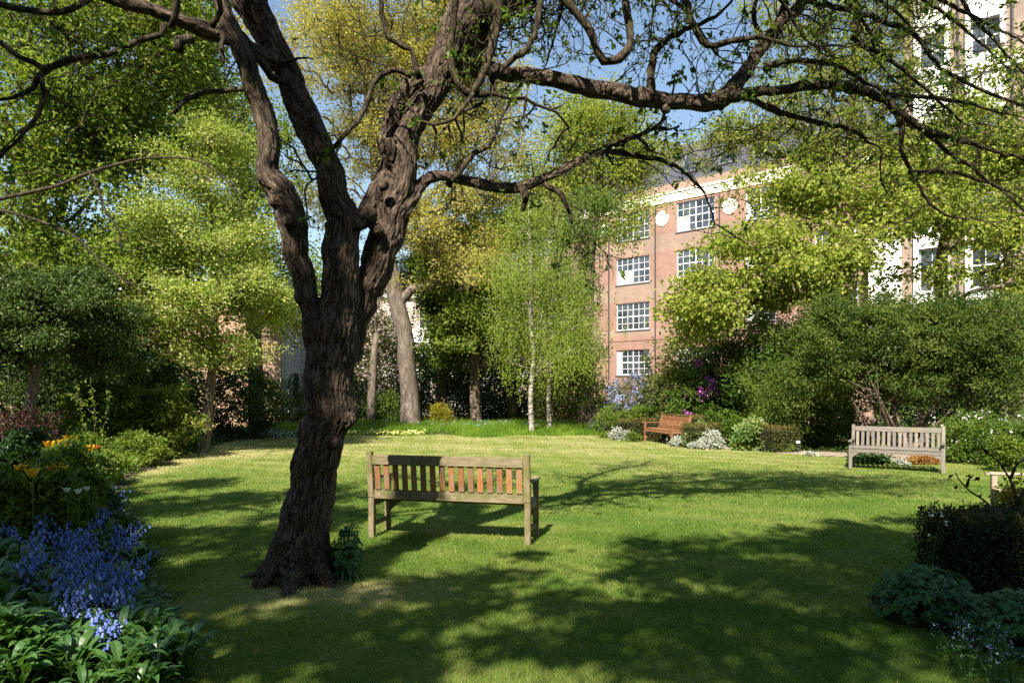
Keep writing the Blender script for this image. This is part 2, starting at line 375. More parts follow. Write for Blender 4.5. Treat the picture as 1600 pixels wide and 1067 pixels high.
# ------------------------------------------------------------------ the ground
def dryness(x, y):
    P = np.stack([x, y], 1)
    d = .22 + .10 * snoise(P, .3, 5) + .10 * snoise(P, 1.3, 6)
    d += .25 * sst(7.5, 19, y)
    d += .30 * np.exp(-(((x + 1.2) / .9) ** 2 + ((y - 5.3) / .55) ** 2)) + .35 * np.exp(-(((x + 1.8) / .75) ** 2 + ((y - 5.7) / .6) ** 2)) + .2 * np.exp(-(((x + .5) / 1.0) ** 2 + ((y - 7.9) / .35) ** 2))
    d += .45 * np.exp(-(((x + 7.3) / 1.3) ** 2 + ((y - 17.2) / .8) ** 2))
    e = x - left_edge(y); d += .3 * np.exp(-((e - .2) / .3) ** 2) * sst(12, 14, y)
    return d
def grid(name, xs, ys, material, zoff, mask=None, kind='structure', attr=None):
    X, Y = np.meshgrid(xs, ys); Z = gz(X, Y) + zoff
    V = np.stack([X, Y, Z], -1).reshape(-1, 3); nx = len(xs); ny = len(ys)
    i, j = np.meshgrid(np.arange(nx - 1), np.arange(ny - 1)); a = (j * nx + i).ravel()
    Q = np.stack([a, a + 1, a + nx + 1, a + nx], -1)
    if mask is not None:
        c = V[Q].mean(1); Q = Q[mask(c[:, 0], c[:, 1])]
        used = np.unique(Q); mp = -np.ones(len(V), int); mp[used] = np.arange(len(used)); V = V[used]; Q = mp[Q]
    b = Buf(); b.add(V, Q); o = b.obj(name, material, smooth=True)
    if attr is not None:
        at = o.data.attributes.new('dry', 'FLOAT', 'POINT'); at.data.foreach_set('value', attr(V[:, 0], V[:, 1]).astype(np.float32))
    return props(o, kind=kind)
xs = np.concatenate([[-600, -200, -80], np.arange(-40, 40.1, .8), [80, 200, 600]])
ys = np.concatenate([[-600, -200, -60], np.arange(-20, 60.1, .8), [90, 200, 700]])
grid('ground', xs, ys, M['soil'], -.02)
grid('lawn', np.arange(-10, 13.01, .13), np.arange(.5, 30, .13), M['lawn'], .0, in_lawn, attr=dryness)
def path_mask(x, y):
    c = np.interp(x, [5.5, 7, 9, 12, 20], [19.5, 18.2, 17.0, 16.2, 15.5]); return (np.abs(y - c) < .75) & (x > 5.8)
grid('path', np.arange(5, 20, .25), np.arange(14, 21, .2), M['gravel'], -.005, path_mask)

def blades(buf, x, y, h, wd, rng, tint, lean=.5, z=None):
    n = len(x); z = gz(x, y) if z is None else z; p = np.stack([x, y, z], 1)
    a = rng.uniform(0, 2 * np.pi, n); s = np.stack([np.cos(a), np.sin(a), np.zeros(n)], 1)
    b = rng.uniform(0, 2 * np.pi, n); l = rng.uniform(0, lean, n); d = np.stack([np.cos(b) * l, np.sin(b) * l, np.ones(n)], 1)
    d = unit(d); h = (h * rng.uniform(.6, 1.3, n))[:, None]; wd = (np.broadcast_to(wd, n) * rng.uniform(.7, 1.3, n))[:, None]
    V = np.stack([p - s * wd * .5, p + s * wd * .5, p + d * h + np.stack([np.cos(b), np.sin(b), -.3 * np.ones(n)], 1) * h * l[:, None] * .4], 1).reshape(-1, 3)
    buf.add(V, None, np.arange(n * 3).reshape(-1, 3), None, np.clip(tint, 0, 1))
rng = np.random.default_rng(11)
gb = Buf()
for (y0, y1, dens, h, wd) in ((2.9, 5.2, 6500, .032, .0042), (5.2, 8, 3600, .034, .0055), (8, 12, 1500, .034, .008), (12, 18, 560, .034, .013), (18, 29.5, 200, .036, .022)):
    w_ = .82 * y1 + .6; n = int(dens * (y1 - y0) * 2 * w_)
    x = rng.uniform(-w_, w_, n); y = rng.uniform(y0, y1, n)
    k = in_lawn(x, y) & (np.abs(x) < .82 * y + .7); x = x[k]; y = y[k]
    d = dryness(x, y); P = np.stack([x, y], 1)
    tuft = snoise(P, 1.1, 21, 2); hh = h * (1 + .35 * tuft)
    blades(gb, x, y, hh, wd, rng, d + rng.normal(0, .13, len(x)) - .05, .9)
props(gb.obj('lawn_grass', M['grass']), 'short mown grass covering the dappled lawn', 'grass', kind='stuff')

# ------------------------------------------------------------------ skeleton growth for trees
def grow(trunk, att, rng, seg=.45, climb=.8, jit=.07, up=.25, plen=.25):
    nodes = [p for p in trunk]; par = [i - 1 for i in range(len(trunk))]
    ln = [0.0]
    for i in range(1, len(trunk)): ln.append(ln[-1] + np.linalg.norm(trunk[i] - trunk[i - 1]))
    cnt0 = len(nodes); T = np.array(trunk)
    start = max(1, int(len(T) * .3))
    dist = [np.min(np.linalg.norm(T - a, axis=1)) for a in att]; paths = []
    ends = []
    arr = np.zeros((len(trunk) + len(att) * 40, 3)); arr[:cnt0] = T; L = np.zeros(len(arr)); L[:cnt0] = ln; cnt = cnt0
    for ai in np.argsort(dist):
        a = att[ai]; D = np.linalg.norm(arr[:cnt] - a, axis=1)
        cost = D + plen * L[:cnt] + climb * np.maximum(0, arr[:cnt, 2] - a[2] + .3 * D)
        cost[:start] += 50
        i = int(np.argmin(cost)); d = D[i]
        if d < .05: continue
        p0 = arr[i]; pp = par[i]
        pd = unit(arr[i] - arr[pp]) if pp >= 0 else np.array([0, 0, 1.0])
        n = min(30, max(2, int(d / seg) + 1)); t = (np.arange(1, n + 1) / n)[:, None]
        c = p0 + (pd * .4 + np.array([0, 0, up])) * d * .5 + (a - p0) * .2
        P = (1 - t) ** 2 * p0 + 2 * t * (1 - t) * c + t ** 2 * a
        P[:-1] += rng.normal(0, jit * d / max(n, 3) * 2, (n - 1, 3))
        ids = [i]; prev = i
        for q in P:
            arr[cnt] = q; L[cnt] = L[prev] + d / n; par.append(prev); prev = cnt; ids.append(cnt); cnt += 1
        paths.append(ids); ends.append(prev)
    return arr[:cnt], np.array(par), paths, ends, cnt0
def branches(buf, trunk, tr, att, rng, rtip=.008, p=.5, minr=0, **kw):
    """trunk (n,3) with radii tr; adds the trunk tube and every branch; returns attractor end points and directions"""
    A, par, paths, ends, c0 = grow(trunk, att, rng, **kw)
    c = np.zeros(len(A)); c[ends] = 1
    for i in range(len(A) - 1, 0, -1): c[par[i]] += c[i]
    R = rtip * np.maximum(c, 1) ** p; R[:c0] = tr
    tube(buf, A[:c0], tr, 14, .5, wob=.03, rng=rng)
    E = []; Dd = []
    for ids in paths:
        ids = list(ids); r = R[ids].copy(); r[0] = min(r[0], r[1] * 1.5); lim = R[ids[0]] * .85
        r = np.minimum(r, lim); mr = r.max()
        if mr >= minr: tube(buf, A[ids], r, 8 if mr > .06 else (5 if mr > .02 else 3), .5, cap=False)
        E.append(A[ids[-1]]); Dd.append(A[ids[-1]] - A[ids[-2]])
    return np.array(E), unit(np.array(Dd))
def blobpts(blobs, rng, shell=2.0, bough=.55):
    out = []
    for (px, py, Y, rx, ry, rd, n) in blobs:
        c = W(px, py, Y); r = np.array([rx * Y / F, rd, ry * Y / F]); nb = max(3, n // 8)
        bc = in_ell(nb, c, r * .92, rng, shell); k = rng.integers(0, nb, n); sg = bough * (r[0] * r[1] * r[2] / nb) ** (1 / 3) * 1.1
        out.append(bc[k] + rng.normal(size=(n, 3)) * sg * np.array([1, 1, .42]))
    return np.vstack(out)
def trunkpts(tp, step=.35):
    P = np.array([[*W(a, b, Y), r * Y / F] for (a, b, Y, r) in tp]); Q = spline(P, step)
    return Q[:, :3], np.maximum(Q[:, 3], .005)
def tree(name, label, cat, tp, blobs, leafm, barkm, seed=1, L=.1, wr=.6, per=60, cr=.45, flat=.6, rtip=.01, twigs=3, twl=.4,
         group=None, hang=0., up=.6, blossom=None, bper=0, bL=.05, shell=2.0, curve=.5, minr=0, parts=None, tz=.5, **kw):
    rng = np.random.default_rng(seed)
    P, R = trunkpts(tp) if not isinstance(tp, tuple) else tp
    base = P[0].copy(); base[2] = float(gz(base[0], base[1]))
    th = thing(name, label, cat, base, group)
    tb = Buf(); att = blobpts([(*b[:6], int(b[6] * 1.45)) for b in blobs], rng, shell); cr = cr * .70; L = L * 1.12; per = int(per * .8)
    E, D = branches(tb, P, R, att, rng, rtip, minr=minr, **kw)
    lb = Buf(); n = len(E); ct = np.clip(rng.normal(.5, .2, n), 0, 1)
    if twigs:
        for k in range(n):
            for q in range(twigs):
                d = unit(D[k] * .7 + rng.normal(size=3) * .7 + np.array([0, 0, -hang * .6])); l = twl * rng.uniform(.5, 1.2)
                m = E[k] + d * l * .5 + rng.normal(size=3) * l * .08
                e = E[k] + d * l + np.array([0, 0, -hang * l * .6])
                tube(tb, [E[k], m, e], [rtip * .7, rtip * .5, rtip * .25], 3, cap=False)
    idx = np.repeat(np.arange(n), per); off = rng.normal(size=(len(idx), 3)) * np.array([1, 1, flat]) * cr * .6
    if hang: off[:, 2] -= np.abs(rng.normal(size=len(idx))) * hang * cr * 1.4
    pos = E[idx] + off + D[idx] * cr * .25
    if hang > .5:
        ns = 7; so = rng.normal(size=(n, ns, 3)) * cr * np.array([.8, .8, .3]); sl = rng.uniform(.5, 1.5, (n, ns)) * hang * 1.1; q_ = rng.integers(0, ns, len(idx)); u_ = rng.uniform(0, 1, len(idx))
        pos = E[idx] + so[idx, q_] + rng.normal(size=(len(idx), 3)) * .035; pos[:, 2] -= u_ * sl[idx, q_]
    leaves(lb, pos, L, wr, rng, up, dirs=off + D[idx] * .3, dmix=.45, tint=ct[idx] * tz * 1.4 + rng.uniform(0, 1, len(idx)) * (1 - tz) , hang=hang * .8)
    tb.obj('trunk', barkm, th, base, smooth=True)
    lb.obj('crown', leafm, th, base)
    if blossom:
        bb = Buf(); idx = np.repeat(np.arange(n), bper); pos = E[idx] + rng.normal(size=(len(idx), 3)) * np.array([1, 1, flat]) * cr * .7
        leaves(bb, pos, bL, .9, rng, .8); bb.obj('blossom', blossom, th, base)
    return th

def clumps(lb, c, r, n, rng, L, wr, up, hang, lump, inner, seed, k=0, g=0., size=34, spread=.74):
    m = max(4, n // size); d = unit(rng.normal(size=(m, 3))); lf = 1 + lump * snoise(d, 1.1, seed + 7 + k, 3)
    u = np.where(rng.uniform(size=m) < inner, rng.uniform(.3, .85, m), rng.uniform(.84, 1.06, m)); cen = c + d * r * (lf * u)[:, None]
    ct = .42 + .22 * snoise(cen, .6, seed + 3, 2) + rng.normal(0, .16, m); idx = np.repeat(np.arange(m), size)
    sg = spread * 1.05 * math.sqrt(r[0] * r[2]) / math.sqrt(m) * 1.9
    pos = cen[idx] + rng.normal(size=(len(idx), 3)) * sg * np.array([1, 1, .6]); ok = pos[:, 2] > g + .02; pos = pos[ok]; idx = idx[ok]
    leaves(lb, pos, L, wr, rng, up, dirs=(pos - cen[idx]) / sg + d[idx] * .8, dmix=.55, tint=ct[idx] + rng.normal(0, .16, len(idx)), hang=hang)
def shrub(name, label, cat, blobs, leafm, seed=1, L=.07, wr=.55, n=6000, group=None, stemm=None, stems=7, blossom=None, bn=0, bL=.04, btop=.2,
          lump=.36, up=.5, hang=0, bclump=0, bregion=None, bcat='blossom', inner=.25):
    """rounded leafy mass: blobs = (px, py, Y, rx, ry, rd) in photograph pixels and metres of depth"""
    rng = np.random.default_rng(seed); C = [W(a, b, Y) for (a, b, Y, *_) in blobs]
    R = [np.array([rx * Y / F, rd, ry * Y / F]) for (_, _, Y, rx, ry, rd) in blobs]
    for k in range(len(C)):      # foliage reaches down to the soil instead of hovering
        g0 = float(gz(C[k][0], C[k][1])); gap = C[k][2] - R[k][2] - g0
        if 0 < gap < (2.0 if len(C) > 1 else 4.0):
            top = C[k][2] + R[k][2]; n = int(n * min(1.6, ((top - g0) / 2) / R[k][2]) ** (1 / len(C))); C[k][2] = (top + g0) / 2; R[k][2] = (top - g0) / 2 * 1.03
    c0 = np.mean(C, 0); base = np.array([c0[0], c0[1], float(gz(c0[0], c0[1]))])
    th = thing(name, label, cat, base, group); vol = np.array([r[0] * r[2] + r[1] * r[2] + r[0] * r[1] for r in R]); vol = vol / vol.sum()
    lb = Buf(); bb = Buf(); sb = Buf()
    for k, (c, r) in enumerate(zip(C, R)):
        g = float(gz(c[0], c[1])); clumps(lb, c, r, int(n * vol[k] * .8), rng, L * 1.15, wr, up, hang, lump, inner, seed, k, g)
        if blossom:
            mb = int(bn * vol[k]); d2 = unit(rng.normal(size=(mb, 3)) + np.array([0, -.35, btop]))
            if bclump:
                cc = unit(rng.normal(size=(bclump, 3)) + np.array([0, -.7, btop])); d2 = unit(cc[rng.integers(0, bclump, mb)] + rng.normal(0, .07, (mb, 3)))
            lf2 = 1 + lump * snoise(d2 * 1.0 + k, 1.1, seed + 7 + k, 3)
            p2 = c + d2 * r * (lf2 * rng.uniform(.98, 1.08, mb))[:, None]
            if bregion is not None: p2 = p2[bregion(p2)]
            p2 = p2[p2[:, 2] > g]
            if len(p2): leaves(bb, p2, bL, .8, rng, .3)
        for s in range(max(1, stems // len(C))):
            e = c + unit(rng.normal(size=3)) * r * .6; s0 = np.array([c[0] + rng.normal() * r[0] * .25, c[1] + rng.normal() * r[1] * .2, g - .05])
            mid = (s0 + e) / 2 + np.array([rng.normal() * .1, 0, .15]); rr = .012 + .012 * r[2]
            tube(sb, spline(np.array([s0, mid, e]), .25), np.linspace(rr, rr * .4, len(spline(np.array([s0, mid, e]), .25))), 5, cap=False)
    for k, (c, r) in enumerate(zip(C, R)):
        for q in range(int(8 + 26 * vol[k])):
            d = unit(rng.normal(size=3) + np.array([0, -.2, .55])); lf = float((1 + lump * snoise(d[None], 1.1, seed + 7 + k, 3))[0]); p = c + d * r * lf * .9
            l = min(.55, .32 * float(r.mean())) * rng.uniform(.5, 1.3); e = p + unit(d * .6 + np.array([rng.normal() * .3, rng.normal() * .3, .8])) * l
            if p[2] < float(gz(c[0], c[1])): continue
            tube(sb, [p, (p + e) / 2 + rng.normal(size=3) * l * .06, e], [.006, .004, .002], 3, cap=False); t = rng.uniform(.1, 1, 12)[:, None]
            leaves(lb, p + (e - p) * t + rng.normal(0, L * .35, (12, 3)), L, wr, rng, .3, dirs=np.tile(unit(e - p), (12, 1)), dmix=.4)
    sb.obj('stem', stemm or M['drywood'], th, base, smooth=True)
    lb.obj('foliage', leafm, th, base)
    if blossom and bb.n: bb.obj('blossom', blossom, th, base)
    return th

# ------------------------------------------------------------------ buildings
def box(buf, a, b, tint=.5):
    x0, y0, z0 = a; x1, y1, z1 = b
    V = [(x0, y0, z0), (x1, y0, z0), (x1, y1, z0), (x0, y1, z0), (x0, y0, z1), (x1, y0, z1), (x1, y1, z1), (x0, y1, z1)]
    buf.add(V, [(0, 3, 2, 1), (4, 5, 6, 7), (0, 1, 5, 4), (1, 2, 6, 5), (2, 3, 7, 6), (3, 0, 4, 7)], None, tint)
def facade(buf, x0, x1, z0, z1, holes, y=0., depth=.18):
    xs = sorted({x0, x1, *[h[0] for h in holes], *[h[1] for h in holes]}); zs = sorted({z0, z1, *[h[2] for h in holes], *[h[3] for h in holes]})
    xs = [v for v in xs if x0 <= v <= x1]; zs = [v for v in zs if z0 <= v <= z1]
    for i in range(len(xs) - 1):
        for j in range(len(zs) - 1):
            cx = (xs[i] + xs[i + 1]) / 2; cz = (zs[j] + zs[j + 1]) / 2
            if any(h[0] < cx < h[1] and h[2] < cz < h[3] for h in holes): continue
            buf.add([(xs[i], y, zs[j]), (xs[i + 1], y, zs[j]), (xs[i + 1], y, zs[j + 1]), (xs[i], y, zs[j + 1])], [(0, 1, 2, 3)])
    for (a, b, c, d) in holes:
        for q in ([(a, c), (b, c)], [(b, c), (b, d)], [(b, d), (a, d)], [(a, d), (a, c)]):
            (u, v), (s, t) = q
            buf.add([(u, y, v), (s, y, t), (s, y + depth, t), (u, y + depth, v)], [(0, 3, 2, 1)])
def window(parent, a, b, c, d, y=0., cols=6, rows=4, fr=.07, mu=.03, thick_r=(2,), thick_c=(3,), sill=True, blind_glare=None, setb=.10, matf='white_paint'):
    wb = Buf(); Y0 = y + setb
    box(wb, (a, Y0, c), (a + fr, Y0 + .07, d)); box(wb, (b - fr, Y0, c), (b, Y0 + .07, d))
    box(wb, (a + fr, Y0, c), (b - fr, Y0 + .07, c + fr)); box(wb, (a + fr, Y0, d - fr), (b - fr, Y0 + .07, d))
    for i in range(1, cols):
        xx = a + (b - a) * i / cols; t = fr if i in thick_c else mu; box(wb, (xx - t / 2, Y0 + .008, c + fr), (xx + t / 2, Y0 + .062, d - fr))
    for j in range(1, rows):
        zz = c + (d - c) * j / rows; t = fr if j in thick_r else mu; box(wb, (a + fr, Y0 + .015, zz - t / 2), (b - fr, Y0 + .055, zz + t / 2))
    o = wb.obj('window', M[matf], parent)
    pb = Buf(); box(pb, (a + fr, Y0 + .03, c + fr), (b - fr, Y0 + .04, d - fr)); p = pb.obj('pane', M['glass'], o)
    if sill:
        s = Buf(); box(s, (a - .08, y - .06, c - .09), (b + .08, y - .003, c - .003)); s.obj('sill', M['lead'], o)
    if blind_glare:
        s = Buf(); u, v, q, r = blind_glare; box(s, (a + (b - a) * u + .03, Y0 + .022, c + (d - c) * q + .03), (a + (b - a) * v - .03, Y0 + .027, c + (d - c) * r - .03)); s.obj('blind_glare', M['blind_glare'], o)
    return o
ANG = math.atan2(-.658, .753)
# brick block
br = thing('brick_building', 'red brick apartment block with white multi-pane windows, cream band and slate mansard roof', 'building', (9.34, 53.1, 0), rz=ANG)
T0, T1 = -11.0, 17.1
cols_ = [(-9.6, -6.9), (-4.55, -3.6), (-1.44, 1.53), (3.79, 6.79), (9.02, 11.1), (13.6, 16.2)]
rowsz = [(2.9, 4.85), (6.4, 8.5), (10.0, 12.05), (13.4, 15.55)]
holes = [(a, b, c, d) for (a, b) in cols_ for (c, d) in rowsz]
wb = Buf(); facade(wb, T0, T1, -.6, 17.1, holes)
wb.add([(T0, 0, -.6), (T0, 14, -.6), (T0, 14, 17.1), (T0, 0, 17.1)], [(0, 3, 2, 1)]); wb.add([(T1, 0, -.6), (T1, 14, -.6), (T1, 14, 17.1), (T1, 0, 17.1)], [(0, 1, 2, 3)])
wb.add([(T0, 14, -.6), (T1, 14, -.6), (T1, 14, 17.1), (T0, 14, 17.1)], [(0, 3, 2, 1)])
wb.obj('wall', M['redbrick'], br)
for (a, b) in cols_:
    for r_, (c, d) in enumerate(rowsz):
        bl = None
        if abs(a + 1.44) < .1 and r_ == 2: bl = (0, .5, 0, .5)  # white sheet painting the reflection on this open casement, no real blind
        if abs(a - 3.79) < .1 and r_ == 3: bl = (0, .34, 0, .5)  # likewise a white sheet over the left panes
        if abs(a - 9.02) < .1: bl = (0, .25, 0, .5)
        if abs(a + 1.44) < .1 and r_ == 0: bl = (0, .14, 0, 1)
        if bl is None: bl = [(0, .34, .75, 1), None, None, (.17, .5, .8, 1), None, (.66, 1, .6, 1), None][(r_ * 3 + int(a * 2)) % 7]
        window(br, a, b, c, d, 0, cols=6 if b - a > 2.4 else (4 if b - a > 1.5 else 3), blind_glare=bl, thick_c=(3,) if b - a > 2.4 else (2,) if b - a > 1.5 else ())
cb_ = Buf(); box(cb_, (T0, -.06, 15.72), (T1, -.003, 16.35)); box(cb_, (T0, -.12, 16.354), (T1, -.003, 16.5)); cb_.obj('cream_band', M['cream'], br)
st = Buf(); box(st, (T0, -.04, 5.55), (T1, -.003, 5.75)); box(st, (T0, -.05, 1.9), (T1, -.003, 2.0)); st.obj('string_course', M['redbrick'], br)
for t in (-2.65, 2.62, 7.9, 12.4):
    r_ = Buf(); a = np.linspace(0, 2 * np.pi, 33)[:-1]
    for k, (rad, y0) in enumerate(((.56, -.05), (.40, -.085))):
        V = [(t + rad * math.cos(q), y0, 14.6 + rad * math.sin(q)) for q in a] + [(t + rad * math.cos(q), -.002, 14.6 + rad * math.sin(q)) for q in a] + [(t, y0, 14.6)]
        i = np.arange(32); j = (i + 1) % 32
        r_.add(V, np.stack([i, i + 32, j + 32, j], -1), np.stack([i, j, np.full(32, 64)], -1))
    r_.obj('roundel', M['cream'], br)
for t in (2.05, 7.15, -2.1):
    p_ = Buf(); tube(p_, [(t, -.07, .2), (t, -.07, 15.6)], [.05, .05], 8); p_.obj('drainpipe', M['pipe'], br)
rb = Buf(); z0, z1 = 17.1, 20.6
rb.add([(T0, .25, z0), (T1, .25, z0), (T1 - 1, 2.1, z1), (T0 + 1, 2.1, z1), (T0 + 1, 12, z1), (T1 - 1, 12, z1), (T0, 13.8, z0), (T1, 13.8, z0)],
       [(0, 1, 2, 3), (3, 2, 5, 4), (4, 5, 7, 6), (0, 3, 4, 6), (1, 7, 5, 2)]); rf = rb.obj('roof', M['slate'], br)
gt = Buf(); box(gt, (T0 - .05, -.02, 17.104), (T1 + .05, .24, 17.2)); gt.obj('gutter', M['lead'], rf)
ch = Buf(); tube(ch, [(8.8, 2.4, 20.5), (8.8, 2.4, 21.4)], [.09, .09], 8); ch.obj('flue', M['white_paint'], rf)
for t in (4.4, 7.3, 9.9, 13, -1.0):
    s = 1.85 / 3.5
    def onr(x, z, o): return (x, .25 + (z - z0) * s - o * .88, z + o * .47)
    d = Buf(); a0, a1, b0, b1 = t - .55, t + .55, 17.8, 19.5
    for (u0, u1, v0, v1) in ((a0, a0 + .1, b0, b1), (a1 - .1, a1, b0, b1), (a0 + .1, a1 - .1, b0, b0 + .1), (a0 + .1, a1 - .1, b1 - .1, b1)):
        V = [onr(u0, v0, 0), onr(u1, v0, 0), onr(u1, v1, 0), onr(u0, v1, 0), onr(u0, v0, .12), onr(u1, v0, .12), onr(u1, v1, .12), onr(u0, v1, .12)]
        d.add(V, [(0, 3, 2, 1), (4, 5, 6, 7), (0, 1, 5, 4), (1, 2, 6, 5), (2, 3, 7, 6), (3, 0, 4, 7)])
    o = d.obj('skylight', M['lead'], rf)
    g = Buf(); g.add([onr(a0 + .1, b0 + .1, .06), onr(a1 - .1, b0 + .1, .06), onr(a1 - .1, b1 - .1, .06), onr(a0 + .1, b1 - .1, .06)], [(0, 1, 2, 3)]); g.obj('pane', M['glass'], o)

# tall brown and white block on the right
rbld = thing('mansion_block', 'tall brown brick mansion block with white stucco window bays, upper right behind the trees', 'building', (21.4, 40.0, 0), rz=ANG)
ups = [(1.95, 3.6), (4.4, 6.1), (8.3, 10.0), (11, 12.7)]; zr = [(3.0, 5.2), (7.2, 9.6), (11.2, 13.2), (14.6, 16.4), (19.7, 21.5), (23, 24.8)]
hl = [(a + .2, b - .2, c, d) for (a, b) in ups for (c, d) in zr]
wb = Buf(); facade(wb, 1.3, 16, -.6, 26, hl); wb.add([(1.3, 0, -.6), (1.3, 12, -.6), (1.3, 12, 26), (1.3, 0, 26)], [(0, 3, 2, 1)])
wb.add([(1.3, 0, 26), (16, 0, 26), (16, 12, 26), (1.3, 12, 26)], [(0, 1, 2, 3)]); wb.add([(16, 0, -.6), (16, 12, -.6), (16, 12, 26), (16, 0, 26)], [(0, 1, 2, 3)])
wb.obj('wall', M['brownbrick'], rbld)
for (a, b) in ups:
    for (c, d) in zr: window(rbld, a + .2, b - .2, c, d, 0, cols=2, rows=2, thick_r=(1,), thick_c=(), sill=False, setb=.06)
    for (lo, hi) in ((-.6, 10.9), (16.6, 18.6), (18.9, 26)):
        sb = Buf(); facade(sb, a - .05, b + .05, lo, hi, [h for h in hl if a < h[0] < b and lo < h[2] and h[3] < hi], y=-.22, depth=.219)
        for xx in (a - .05, b + .05): sb.add([(xx, -.22, lo), (xx, -.001, lo), (xx, -.001, hi), (xx, -.22, hi)], [(0, 1, 2, 3)])
        sb.add([(a - .05, -.22, hi), (b + .05, -.22, hi), (b + .05, -.001, hi), (a - .05, -.001, hi)], [(0, 1, 2, 3)])
        sb.obj('stucco_bay', M['stucco'], rbld)
cb2 = Buf(); box(cb2, (1.2, -.34, 18.62), (16, -.003, 18.86)); box(cb2, (1.2, -.28, 18.35), (1.85, -.003, 18.61)); box(cb2, (1.2, -.42, 18.862), (16, -.003, 18.98)); cb2.obj('cornice', M['stucco'], rbld); sc_ = Buf(); box(sc_, (1.3, -.3, 6.5), (16, -.224, 6.68)); sc_.obj('sill_course', M['stucco'], rbld)
lw = Buf(); box(lw, (-.4, -.3, -.6), (1.28, 8, 10.9)); lw.obj('stucco_wing', M['stucco'], rbld)
pp = Buf(); tube(pp, [(4.0, -.07, 0), (4.0, -.07, 25)], [.06, .06], 8); tube(pp, [(6.4, -.07, 0), (6.4, -.07, 25)], [.06, .06], 8); pp.obj('drainpipe', M['pipe'], rbld)

# left villa: grey shaded side with pilasters, terracotta front with white cornice
vl = thing('stucco_villa', 'pale stucco villa with shaded side wall, glimpsed left of the gnarled tree trunk', 'building', (-10.6, 31.5, -.1))
wb = Buf(); box(wb, (-18, 0, -.6), (0, 24, 6.1)); wb.obj('wall', M['greystucco'], vl)
fb = Buf(); box(fb, (-18, -.12, -.5), (-.02, -.003, 5.9)); fb.obj('brick_front', M['terracotta'], vl)
cb3 = Buf(); box(cb3, (-18.2, -.35, 6.104), (.3, 24.2, 6.35)); box(cb3, (-18.1, -.2, 6.354), (.2, 24.1, 7.0)); cb3.obj('cornice', M['stucco'], vl)
for k in range(9):
    y = .4 + k * 2.5; pb_ = Buf(); box(pb_, (.003, y, -.3), (.16, y + .35, 6.09)); pb_.obj('pilaster', M['stucco'], vl)
    for zz in (1.0, 3.9):
        f_ = Buf(); box(f_, (.003, y + .9, zz), (.06, y + 1.9, zz + 1.7)); o = f_.obj('window', M['white_paint'], vl)
        g_ = Buf(); box(g_, (.061, y + 1.0, zz + .1), (.07, y + 1.8, zz + 1.6)); g_.obj('pane', M['glass'], o)
# far terrace
ft = thing('far_terrace', 'pale pink and white terrace of houses glimpsed far behind the middle trees', 'building', (-17, 60, -.5))
hl = [(a, a + 1.1, c, c + 1.8) for a in np.arange(1, 24, 2.6) for c in (1.2, 4.4, 7.6)]
wb = Buf(); facade(wb, 0, 25, 0, 11, hl); wb.add([(25, 0, 0), (25, 9, 0), (25, 9, 11), (25, 0, 11)], [(0, 1, 2, 3)]); wb.add([(0, 0, 0), (0, 9, 0), (0, 9, 11), (0, 0, 11)], [(0, 3, 2, 1)]); wb.obj('wall', M['palebrick'], ft)
for (a, b, c, d) in hl: window(ft, a, b, c, d, 0, cols=2, rows=2, thick_c=(), thick_r=(1,), sill=False)
g_ = Buf(); box(g_, (-.2, -.3, 10.3), (25.2, -.003, 11.0)); box(g_, (0, -.15, 0), (25, -.003, 1.0)); box(g_, (0, -.12, 3.2), (25, -.003, 4.2)); box(g_, (0, -.12, 6.4), (25, -.003, 7.4)); g_.obj('stucco_band', M['stucco'], ft)
r_ = Buf(); r_.add([(-.2, -.3, 11.004), (25.2, -.3, 11.004), (25.2, 4.5, 13.5), (-.2, 4.5, 13.5), (25.2, 9.2, 11.004), (-.2, 9.2, 11.004)], [(0, 1, 2, 3), (3, 2, 4, 5)]); r_.obj('roof', M['slate'], ft)

